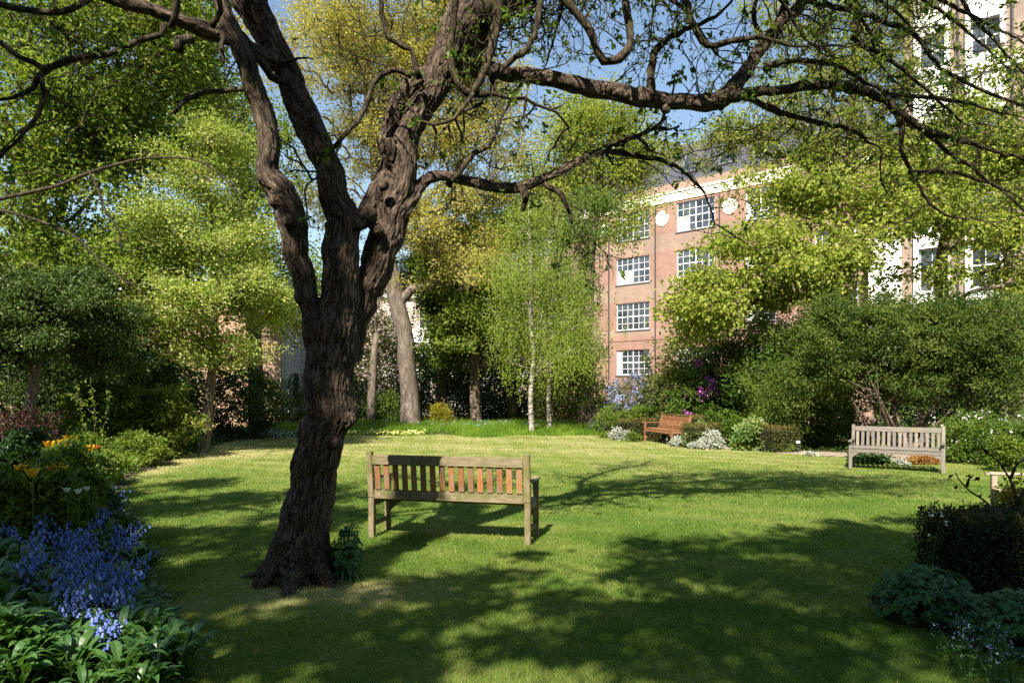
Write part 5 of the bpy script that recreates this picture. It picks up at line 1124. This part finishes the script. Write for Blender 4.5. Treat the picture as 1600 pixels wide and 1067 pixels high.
for (cx, cy_, sx, sy, n) in ((78, 815, 16, 10, 11), (120, 835, 26, 18, 24), (195, 830, 16, 16, 14), (150, 795, 14, 12, 9), (60, 850, 12, 8, 5), (100, 885, 26, 10, 12), (150, 870, 14, 12, 8), (120, 915, 20, 12, 10), (190, 905, 22, 18, 18), (210, 890, 8, 14, 6), (175, 955, 14, 14, 7), (40, 870, 16, 14, 5), (185, 775, 8, 6, 3), (20, 815, 16, 8, 3), (115, 780, 20, 8, 4), (240, 875, 8, 6, 2)):
    for k in range(n): spots.append((rng.normal(cx, sx * .55), rng.normal(cy_, sy * .55)))
for i, (px, py) in enumerate(spots):
    if px > 232 or px < -60: continue
    X, Y = lowpt(px, py, .36)
    src = protos[i % 5]
    if i < 5: o = src; o.location = (X, Y, float(gz(X, Y))); o.rotation_euler = (0, 0, rng.uniform(0, 6.28))
    else: o = dup(src, (X, Y, float(gz(X, Y)) - .01), rng.uniform(0, 6.28), rng.uniform(.85, 1.1))
    z_ = 'back' if py < 822 else 'middle' if py < 885 else 'front'
    o['label'] = {'back': 'bluebell spike at the back of the bluebell patch, nearest the tulips', 'middle': 'bluebell spike in the middle of the bluebell patch', 'front': 'bluebell spike at the front of the bluebell patch, by the paddle-shaped leaves'}[z_]; o['group'] = 'bluebells at the %s of the patch' % z_
rp = [rosette(220 + k, label='leafy green plant with broad paddle leaves in the left foreground border', group='broad-leaved plants in the left foreground') for k in range(4)]
cnt = 0
for (x0, x1, y0, y1, n, lb_, gp_) in ((-2.9, -1.6, 3.3, 4.7, 90, 'paddle-leaved green plant at the lawn edge in the bottom left corner', 'paddle-leaved plants at the bottom left lawn edge'), (-4.6, -2.5, 3.3, 6.2, 80, 'shaded paddle-leaved plant among the bluebells', 'paddle-leaved plants among the bluebells'), (-6.2, -3.6, 5.2, 9.0, 70, 'shaded paddle-leaved plant around and behind the tulips', 'paddle-leaved plants around the tulips')):
    for k in range(n):
        X = rng.uniform(x0, x1); Y = rng.uniform(y0, y1)
        if X > left_edge(Y) - .04 or X < -.85 * Y - .3: continue
        loc = (X, Y, float(gz(X, Y))); src = rp[cnt % 4]
        if cnt < 4: src.location = loc; src.rotation_euler = (0, 0, rng.uniform(0, 6.28)); o = src
        else: o = dup(src, loc, rng.uniform(0, 6.28), rng.uniform(.85, 1.35))
        o['label'] = lb_; o['group'] = gp_
        cnt += 1
# tulips
def tulip(seed, m, label, nm='tulip', openn=1.0, h=.42, r=.034, group=None):
    rng = np.random.default_rng(seed); th = thing(nm, label, 'flower', (0, 0, 0), group=group); sb = Buf(); pb = Buf(); lb = Buf()
    tube(sb, [(0, 0, 0), (.01, 0, h * .5), (0, .012, h)], [.006, .005, .005], 6)
    for k in range(6):
        b = k * 1.047 + .2; rr_ = r * (1 if k % 2 else .88); V = []; nu, nv_ = 5, 6
        for j in range(nv_ + 1):
            t = j / nv_; rad = rr_ * (.35 + 1.0 * math.sin(min(1, t * 1.15) * 1.57)) * (1 if t < .7 else 1 + (openn - 1) * (t - .7) / .3); half = .62 * math.sin(math.pi * min(.985, .12 + t * .86)) ** .6
            for i in range(nu): a = b + (i / (nu - 1) - .5) * 2 * half; V.append((rad * math.cos(a), rad * math.sin(a), h + t * r * 2.3))
        Q = [(j * nu + i, j * nu + i + 1, (j + 1) * nu + i + 1, (j + 1) * nu + i) for j in range(nv_) for i in range(nu - 1)]; pb.add(V, Q, None, rng.uniform(0, 1))
    for k in range(3): b = rng.uniform(0, 6.28); strap(lb, (0, 0, 0), (math.cos(b), math.sin(b)), .3, .045, rng, 2.5, tint=rng.uniform(), curl=1)
    sb.obj('stem', M['paddle'], th); pb.obj('petals', M[m], th, smooth=True); lb.obj('leaves', M['paddle'], th); return th
TUL = [(50, 739, 5.6, .62, 'tulip', 'largest open yellow tulip, lowest of the group'), (33, 733, 5.9, .5, 'tulip', 'yellow tulip immediately left of the largest open one'), (92, 724, 6.4, .5, 'tulip', 'tall yellow tulip above the white flowers'),
       (80, 730, 6.5, .36, 'tulip', 'short yellow tulip left of the tall one above the white flowers'), (96, 734, 6.3, .36, 'tulip', 'small yellow tulip just below the tall one above the white flowers'), (76, 695, 7.2, .62, 'tulip', 'golden tulip at the upper left of the cluster before the red maple'),
       (98, 692, 7.5, .52, 'tulip', 'golden tulip in the middle of the upper cluster'), (113, 688, 7.8, .52, 'tulip', 'golden tulip at the upper right of the cluster'), (87, 709, 7.0, .4, 'tulip', 'yellow tulip hanging below the upper cluster'), (84, 697, 7.3, .5, 'tulip', 'golden tulip overlapping the upper left bloom'), (106, 685, 7.9, .5, 'tulip', 'small golden tulip behind the upper right bloom'),
       (141, 700, 9.5, .5, 'tulip', 'yellow tulip just left of the salmon red one'), (152, 696, 9.5, .5, 'orange', 'salmon red tulip among the light green border leaves'), (310, 660, 16.5, .6, 'orange', 'small red bloom just left of the small tree stem'),
       (104, 762, 5.8, .5, 'white', 'white bloom at the front of the tulip bed, left one'), (122, 764, 5.8, .5, 'white', 'white bloom at the front of the tulip bed, middle one'), (135, 760, 6.0, .45, 'white', 'small white bloom at the front of the tulip bed, right one'), (113, 698, 7.4, .45, 'white', 'white bloom under the golden tulip cluster'), (97, 706, 7.2, .45, 'pinkblossom', 'dusky pink tulip inside the golden cluster')]
for i, (px, py, Y, h, m, lab) in enumerate(TUL):
    p = W(px, py, Y); g = float(gz(p[0], p[1])); sz = .036 if m == 'tulip' else .018
    o = tulip(300 + i, m, lab, openn=1.25, h=max(.2, p[2] - g - .04), r=sz, group='tulips in the left border' if m != 'white' else 'white blooms in the left border'); o.location = (p[0], p[1], g)
# iris-like spears and perennials along the sunny left border
def spears(label, px, py, n, h, m, seed, spread_=.25, wd=.03):
    rng = np.random.default_rng(seed); X, Y = lowpt(px, py); th = thing('iris_clump', label, 'plant', (X, Y, float(gz(X, Y)))); lb = Buf()
    for k in range(n): b = rng.uniform(0, 6.28); r = rng.uniform(0, spread_); strap(lb, (math.cos(b) * r, math.sin(b) * r, 0), (math.cos(b), math.sin(b)), h * rng.uniform(.6, 1.15), wd, rng, rng.uniform(2, 8), tint=rng.uniform(0, 1), curl=.6)
    lb.obj('leaves', M[m], th)
for i, (px, py, n, h, m, lab) in enumerate([(250, 716, 40, .55, 'yellowgreen', 'spiky iris leaves in sun on the left lawn edge'), (225, 722, 40, .4, 'lime', 'grassy clump left of the spiky iris leaves'), (195, 735, 60, .35, 'lime', 'low grassy clump at the corner of the left bed'),
        (165, 738, 60, .45, 'yellowgreen', 'pale strappy clump behind the corner of the left bed'), (140, 720, 50, .5, 'lime', 'tall strappy leaves beside the salmon red tulip'), (275, 712, 40, .35, 'mid', 'short green clump left of the small tree stem'), (175, 712, 50, .5, 'lime', 'fresh strappy clump behind the pale one'), (205, 706, 50, .5, 'bluegreen', 'bluish strappy leaves in the sunny left border'), (300, 705, 40, .35, 'mid', 'green tuft touching the small tree stem')]):
    spears(lab, px, py, n, h, m, 400 + i)
for i, (px, py, Y, rx, ry, m, lab, bl, bn) in enumerate([(215, 700, 14.5, 38, 18, 'lime', 'light green leafy perennials in the sunny left border', None, 0), (150, 725, 11.5, 34, 16, 'lime', 'bushy perennials left of the lawn corner', None, 0), (290, 683, 18.5, 30, 14, 'bluegreen', 'perennial clump with small lilac flowers left of the small tree stem', 'lavender', 500),
        (400, 682, 24, 60, 9, 'bluegreen', 'low edging of pale blue flowers right of the small tree', 'paleblue', 900), (105, 770, 7.6, 60, 24, 'bed', 'shaded leafy clump between tulips and bluebells', None, 0), (30, 780, 6.4, 50, 34, 'bed', 'shaded leafy clump at the far left of the bluebell bed', None, 0), (125, 705, 9.8, 34, 20, 'lime', 'leafy clump behind the golden tulips', None, 0), (40, 710, 8.2, 50, 24, 'bed', 'dark leafy clump behind the lower yellow tulips', None, 0), (60, 775, 6.0, 56, 34, 'mid', 'leafy clump around the stems of the lower yellow tulips', None, 0), (110, 745, 7.0, 44, 32, 'mid', 'leafy clump around the stems of the golden tulips', None, 0)]):
    shr('perennial_clump', lab, 'plant', [(px, py, Y, rx, ry, rx * Y / F * .8)], m, seed=420 + i, n=4200, L=.07, wr=.4, stems=3, blossom=M[bl] if bl else None, bn=bn, bL=.05, btop=1.0)
# thin-stemmed sapling in the left border
def sapling(label, name, pts, m, seed, leafn=12, L=.05, r0=.008, bark='drywood'):
    rng = np.random.default_rng(seed); th = thing(name, label, 'shrub', (pts[0][0][0], pts[0][0][1], float(gz(pts[0][0][0], pts[0][0][1])))); o0 = np.array(th.location); sb = Buf(); lb = Buf()
    for P in pts:
        S = spline(np.array(P), .06); S += rng.normal(0, .004, S.shape); tube(sb, S, np.linspace(r0, r0 * .3, len(S)), 5)
        for k in range(leafn):
            i = rng.integers(len(S) // 3, len(S)); leaves(lb, S[i:i + 1] + rng.normal(0, .03, (1, 3)), L, .55, rng, .8)
    sb.obj('stem', M[bark], th, o0, smooth=True); lb.obj('leaves', M[m], th, o0)
b0 = W(143, 706, 11.5)
sapling('young shrub with thin upright stems in front of the dark left bushes', 'young_shrub', [[W(143, 715, 11.5), W(148, 650, 11.5), W(140, 590, 11.5)], [W(143, 715, 11.5), W(165, 655, 11.5), W(168, 612, 11.4)], [W(143, 700, 11.5), W(125, 640, 11.4), W(118, 600, 11.4)], [W(148, 650, 11.5), W(120, 620, 11.4), W(100, 615, 11.4)]], 'lime', 440, 46, .06)
q = lambda a, b, y=5.75: W(a, b, y)
sapling('dark bare-stemmed shrub with a few curled leaves rising behind the yew hedge', 'bare_stem_shrub', [[q(1592, 830), q(1590, 790), q(1578, 748), q(1560, 720), q(1538, 702), q(1530, 690)], [q(1590, 790), q(1602, 762), q(1625, 740)], [q(1578, 748), q(1590, 725), q(1612, 712)],
     [q(1572, 825), q(1540, 785), q(1510, 762), q(1498, 748), q(1494, 738)], [q(1510, 762), q(1516, 748), q(1520, 742)], [q(1580, 835), q(1576, 800), q(1577, 775)]], 'redleaf', 441, 3, .06, .014, 'twig')
shr('golden_shrub', 'bright yellow leafed shrub in front of the pale bench armrest', 'shrub', [(1598, 784, 7.0, 26, 22, .2), (1650, 790, 7.0, 40, 30, .3)], 'golden', seed=442, n=2600, L=.045)

# palmate-leaved clumps lower right
def palmate(buf, c, nrm, r, rng, tint, lobes=5):
    nrm = unit(nrm); a = unit(np.cross(nrm, rng.normal(size=3))); b = np.cross(nrm, a); V = [c]; T = []
    m = lobes * 4; 
    for k in range(m + 1):
        t = (k / m - .5) * 5.2; ph = (k % 4) / 4; rad = r * (.48 + .52 * (math.sin(ph * math.pi) if True else 0)) * (1 - .12 * abs(t) / 2.6)
        V.append(c + (a * math.cos(t) + b * math.sin(t)) * rad - nrm * r * .22 * (rad / r) ** 2 + nrm * r * .06 * math.sin(ph * 6.28))
    T = [(0, k + 1, k + 2) for k in range(m)]; buf.add(V, None, T, None, tint)
def geranium(label, name, px, py, Y, rx, ry, rd, n, r, seed, m='geranium'):
    rng = np.random.default_rng(seed); c = W(px, py, Y); base = np.array([c[0], c[1], 0]); th = thing(name, label, 'plant', base); lb = Buf(); sb = Buf(); R = np.array([rx * Y / F, rd, ry * Y / F])
    for k in range(n):
        d = unit(rng.normal(size=3) + np.array([0, -.15, .5])); p = c + d * R * rng.uniform(.72, 1.04)
        if p[2] < .05: continue
        palmate(lb, p, d * .7 + np.array([0, -.15, .7]) + rng.normal(0, .3, 3), r * rng.uniform(.6, 1.15), rng, rng.uniform(0, 1))
        if k % 2: tube(sb, [base + [rng.normal() * .08, rng.normal() * .08, 0], (base + p) / 2 + [0, 0, .06], p], [.003, .0025, .002], 3, cap=False)
    sb.obj('stem', M['paddle'], th, base); lb.obj('leaves', M[m], th, base); return th
geranium('mound of lobed green leaves in front of the yew hedge', 'geranium_plant', 1445, 935, 4.75, 78, 50, .30, 620, .042, 501)
geranium('leafy clump cut by the bottom right corner of the picture', 'geranium_plant', 1590, 985, 4.15, 60, 60, .30, 420, .045, 502)
geranium('small ferny plant growing against the foot of the gnarled tree', 'fern_plant', 543, 862, 5.75, 24, 42, .16, 260, .032, 503)
geranium('low leafy clump at the base of the yew hedge, between the two lobed leaf mounds', 'low_leafy_plant', 1530, 965, 4.7, 40, 26, .22, 240, .03, 504)
def fmn(seed, nm, label, group, m, h=.2, k=14, fl=.011, spreadr=.09):
    rng = np.random.default_rng(seed); th = thing(nm, label, 'flower', (0, 0, -50), group=group); sb = Buf(); fb = Buf()
    for q in range(k):
        b = rng.uniform(0, 6.28); r = rng.uniform(.02, spreadr); p = np.array([math.cos(b) * r, math.sin(b) * r, h * rng.uniform(.7, 1.2)]); tube(sb, [(0, 0, 0), p * [.4, .4, .6], p], [.002, .0018, .0012], 3, cap=False)
        c = p + rng.normal(0, .010, (3, 3)); leaves(fb, c, fl, 1.0, rng, 1.2, fold=.02, droop=.02); leaves(sb, p * rng.uniform(.2, .8, (3, 1)), .04, .3, rng, .3)
    sb.obj('stem', M['paddle'], th); fb.obj('flowers', M[m], th); return th
fp = [fmn(520 + i, 'forget_me_not', 'small pale blue forget-me-not below the yew hedge', 'forget-me-nots in the right foreground', 'paleblue', fl=.009, k=5, spreadr=.13) for i in range(3)]
rng = np.random.default_rng(23)
for i, (px, py) in enumerate([(1455, 950), (1470, 958), (1490, 945), (1500, 962), (1513, 975), (1478, 975), (1525, 958), (1540, 985), (1546, 970), (1532, 995), (1550, 1000), (1495, 985), (1560, 985)]):
    X, Y = lowpt(px, py + 12, .22); loc = (X, Y - .1, 0)
    if i < 3: fp[i].location = loc
    else: dup(fp[i % 3], loc, rng.uniform(0, 6.28), rng.uniform(.9, 1.4))
tw_ = fmn(530, 'white_honesty', 'tall white-flowered stem in front of the left end of the yew hedge', None, 'white', h=.62, k=7, fl=.022, spreadr=.16); p = W(1450, 850, 5.0); tw_.location = (p[0], p[1], 0)
# plant label, fallen leaves
pl = thing('plant_label', 'tiny white plant label on a stake at the end of the clipped hedge', 'label', (*W(1247, 0, 18.0)[:2], 0))
b_ = Buf(); box(b_, (-.05, -.01, .24), (.05, .0, .30)); b_.obj('plate', M['white_paint'], pl); b_ = Buf(); box(b_, (-.012, .001, 0), (.012, .02, .25)); b_.obj('stake', M['pipe'], pl)
M['brownleaf'] = leafmat('brown_leaf', [(.2, .09, .03), (.32, .16, .06)], .2)
for i, (px, py, lab) in enumerate([(395, 1028, 'curled brown fallen leaf on the shaded lawn at the lower left'), (937, 968, 'small brown fallen leaf on the lawn below the bench'), (790, 905, 'faint fallen leaf on the sunlit grass below the bench')]):
    X, Y = lowpt(px, py); b_ = Buf(); strap(b_, (X, Y, .035), (1, .2), .05, .03, rng, .3, tint=.5, curl=1.2); o = b_.obj('fallen_leaf', M['brownleaf'], origin=(X, Y, .03)); props(o, lab, 'leaf')

# ------------------------------------------------------------------ trees beside and behind the viewpoint that throw the dappled shade, then added sky blockers
HX, HY = -sdir.x / sdir.z, -sdir.y / sdir.z
def shade_tree(label, tp, shadows, seed, m='lime', L=.14, per=80, cr=.29, name='shade_tree', shell=2.4):
    rng = np.random.default_rng(seed); att = []; crs = []
    for (gx, gy, h, rx, ry, n, *c7) in shadows:
        n = n if c7 or gy < 2 else int(n * .86)
        crs += [c7[0] if c7 else cr] * n; att.append(in_ell(n, (gx - HX * h, gy - HY * h, h), (rx, ry, .8), rng, shell))
    att = np.vstack(att); P = spline(np.array([[*p[:3], p[3]] for p in tp]), .35); base = P[0, :3].copy(); base[2] = float(gz(base[0], base[1])); th = thing(name, label, 'tree', base)
    tb2 = Buf(); E, D = branches(tb2, P[:, :3], P[:, 3], att, rng, .013); n = len(E); idx = np.repeat(np.arange(n), per); off = rng.normal(size=(len(idx), 3)) * np.array([1, 1, .6]) * .6
    cE = np.array([crs[int(np.argmin(np.linalg.norm(att - e, axis=1)))] for e in E]); off *= cE[idx][:, None]
    lb = Buf(); leaves(lb, E[idx] + off, np.where(cE[idx] < .18, .08, L * .9), .7, rng, .6, tint=rng.uniform(0, 1, len(idx))); tb2.obj('trunk', M['brownbark'], th, base, smooth=True); lb.obj('crown', M[m], th, base)
shade_tree('tree behind the viewpoint whose crown shades the near lawn', [(2.5, -5.5, 0, .3), (2.3, -5.4, 3, .25), (1.6, -5.2, 6, .18), (1.0, -5, 8.5, .1)],
     [(.8, 4.5, 9.5, 1.0, .4, 16), (2.6, 5.3, 9, 1.2, .8, 40), (4.2, 6.6, 9.5, 1.2, .8, 42), (3.3, 4.3, 9, 1.1, .5, 24), (5.0, 7.2, 10, 1.2, .6, 36), (1.8, 6.6, 9, .9, .45, 18), (5.2, 5.2, 9.5, 1.6, 1.0, 60), (1.6, 3.7, 9, 1.2, .3, 16), (2.4, 5.6, 7.5, 3.4, 1.5, 30, .2), (1.2, 5.2, 7.5, 1.6, .9, 14, .22), (4.6, 7.6, 8, 1.8, .7, 26, .22), (-.2, 4.4, 7.5, .9, .5, 10, .24), (4.4, 4.6, 8.5, 1.4, .8, 24), (-1, .6, 9, 2.4, 1.6, 60), (3, .8, 9, 2.4, 1.6, 60), (7, 1.5, 9, 2.4, 1.8, 60), (2, -3, 10, 3.5, 1.8, 70), (7, -3, 10, 3.5, 2, 70), (10, 4.5, 9, 1.8, 1.4, 40), (6.6, 7.0, 9.5, .8, .4, 14), (3.2, 7.2, 9.5, .9, .4, 16)], 601)  # clusters shading ground outside the frame are added to block sky light
shade_tree('tree left of the viewpoint whose crown shades the bluebell border', [(-9.5, -5, 0, .35), (-9.3, -4.8, 3, .3), (-8.5, -4.2, 6, .22), (-7.2, -3.6, 8, .12)],
     [(-3.9, 4.8, 8.5, 1.4, 1.1, 100), (-3.3, 5.6, 8.5, 1.2, .9, 70), (-3.1, 4.5, 8.5, .6, .4, 24), (-5.0, 6.6, 9, 1.5, 1.1, 90), (-2.2, 5.6, 9, .9, .8, 46), (-1.3, 4.5, 9, .8, .4, 24), (-1.7, 6.3, 8.5, .8, .45, 26), (-3.0, 7.4, 9, 1.1, .7, 36), (-6.2, 7.4, 9, 1.0, .8, 44), (-.9, 3.4, 9, .5, .3, 10), (-5, .8, 8.5, 2.6, 1.8, 80), (-9, 3, 8.5, 2.2, 2.4, 80), (-3, -3, 9, 3.5, 2, 80), (-9, -3, 9, 3, 3, 80), (-.4, 5.6, 8.5, .6, .35, 10), (-1.45, 6.2, 8.5, .16, .25, 12, .16), (-1.3, 6.7, 8.5, .14, .25, 12, .15), (-1.1, 7.2, 8.5, .12, .25, 12, .15), (-.95, 7.7, 8.5, .1, .25, 12, .14), (-.55, 8.5, 8.5, .07, .3, 14, .14), (-.6, 9.1, 8.5, .08, .3, 14, .14), (-.68, 9.7, 8.5, .08, .3, 14, .14)], 602)  # narrow clusters added to shade the gnarled trunk; out-of-frame ones block sky light
shade_tree('tree left of the lawn whose crown shades the left of the lawn', [(-13, 3, 0, .3), (-12.6, 3, 3, .25), (-11.5, 3.2, 6, .18), (-10, 3, 8, .1)],
     [(-4.6, 9.6, 7.5, 1.3, .6, 34), (-3.2, 10.6, 8, 1.4, .6, 30), (-5.4, 11.6, 8, 1.0, .5, 20), (-2.2, 9.0, 8, 1.0, .4, 14)], 603)
for i, (x, y, zc, lab) in enumerate([(-24, -13, 8, 'far left'), (-15, -16, 9, 'left'), (-8, -17, 9.5, 'left of the middle'), (-1, -17, 9.5, 'middle'), (6, -17, 9.5, 'right of the middle'), (13, -17, 9.5, 'right'), (20, -15, 8.5, 'far right'), (28, -6, 8, 'rightmost, nearer')]):  # unseen row added to cut low sky light and deepen the shade
    rng = np.random.default_rng(700 + i); th = thing('sky_blocking_tree', 'unseen dense tree added behind the viewpoint to block sky light, ' + lab, 'tree', (x, y, 0), 'sky-blocking trees added behind the viewpoint'); tb2 = Buf(); tube(tb2, [(x, y, -.1), (x, y, 3), (x + .3, y, 7)], [.3, .25, .1], 8); lb = Buf()
    for k in range(5): clumps(lb, np.array([x + rng.uniform(-3, 3), y + rng.uniform(-1.5, 1.5), zc + (-6.5, -4.5, -2.5, 0, 1.5)[k]]), np.array([4.5, 3, 3.6]), 2600, rng, .45, .6, .5, 0, .3, .4, k)
    tb2.obj('trunk', M['brownbark'], th, (x, y, 0)); lb.obj('crown', M['mid'], th, (x, y, 0))
print('done', len(bpy.data.objects))
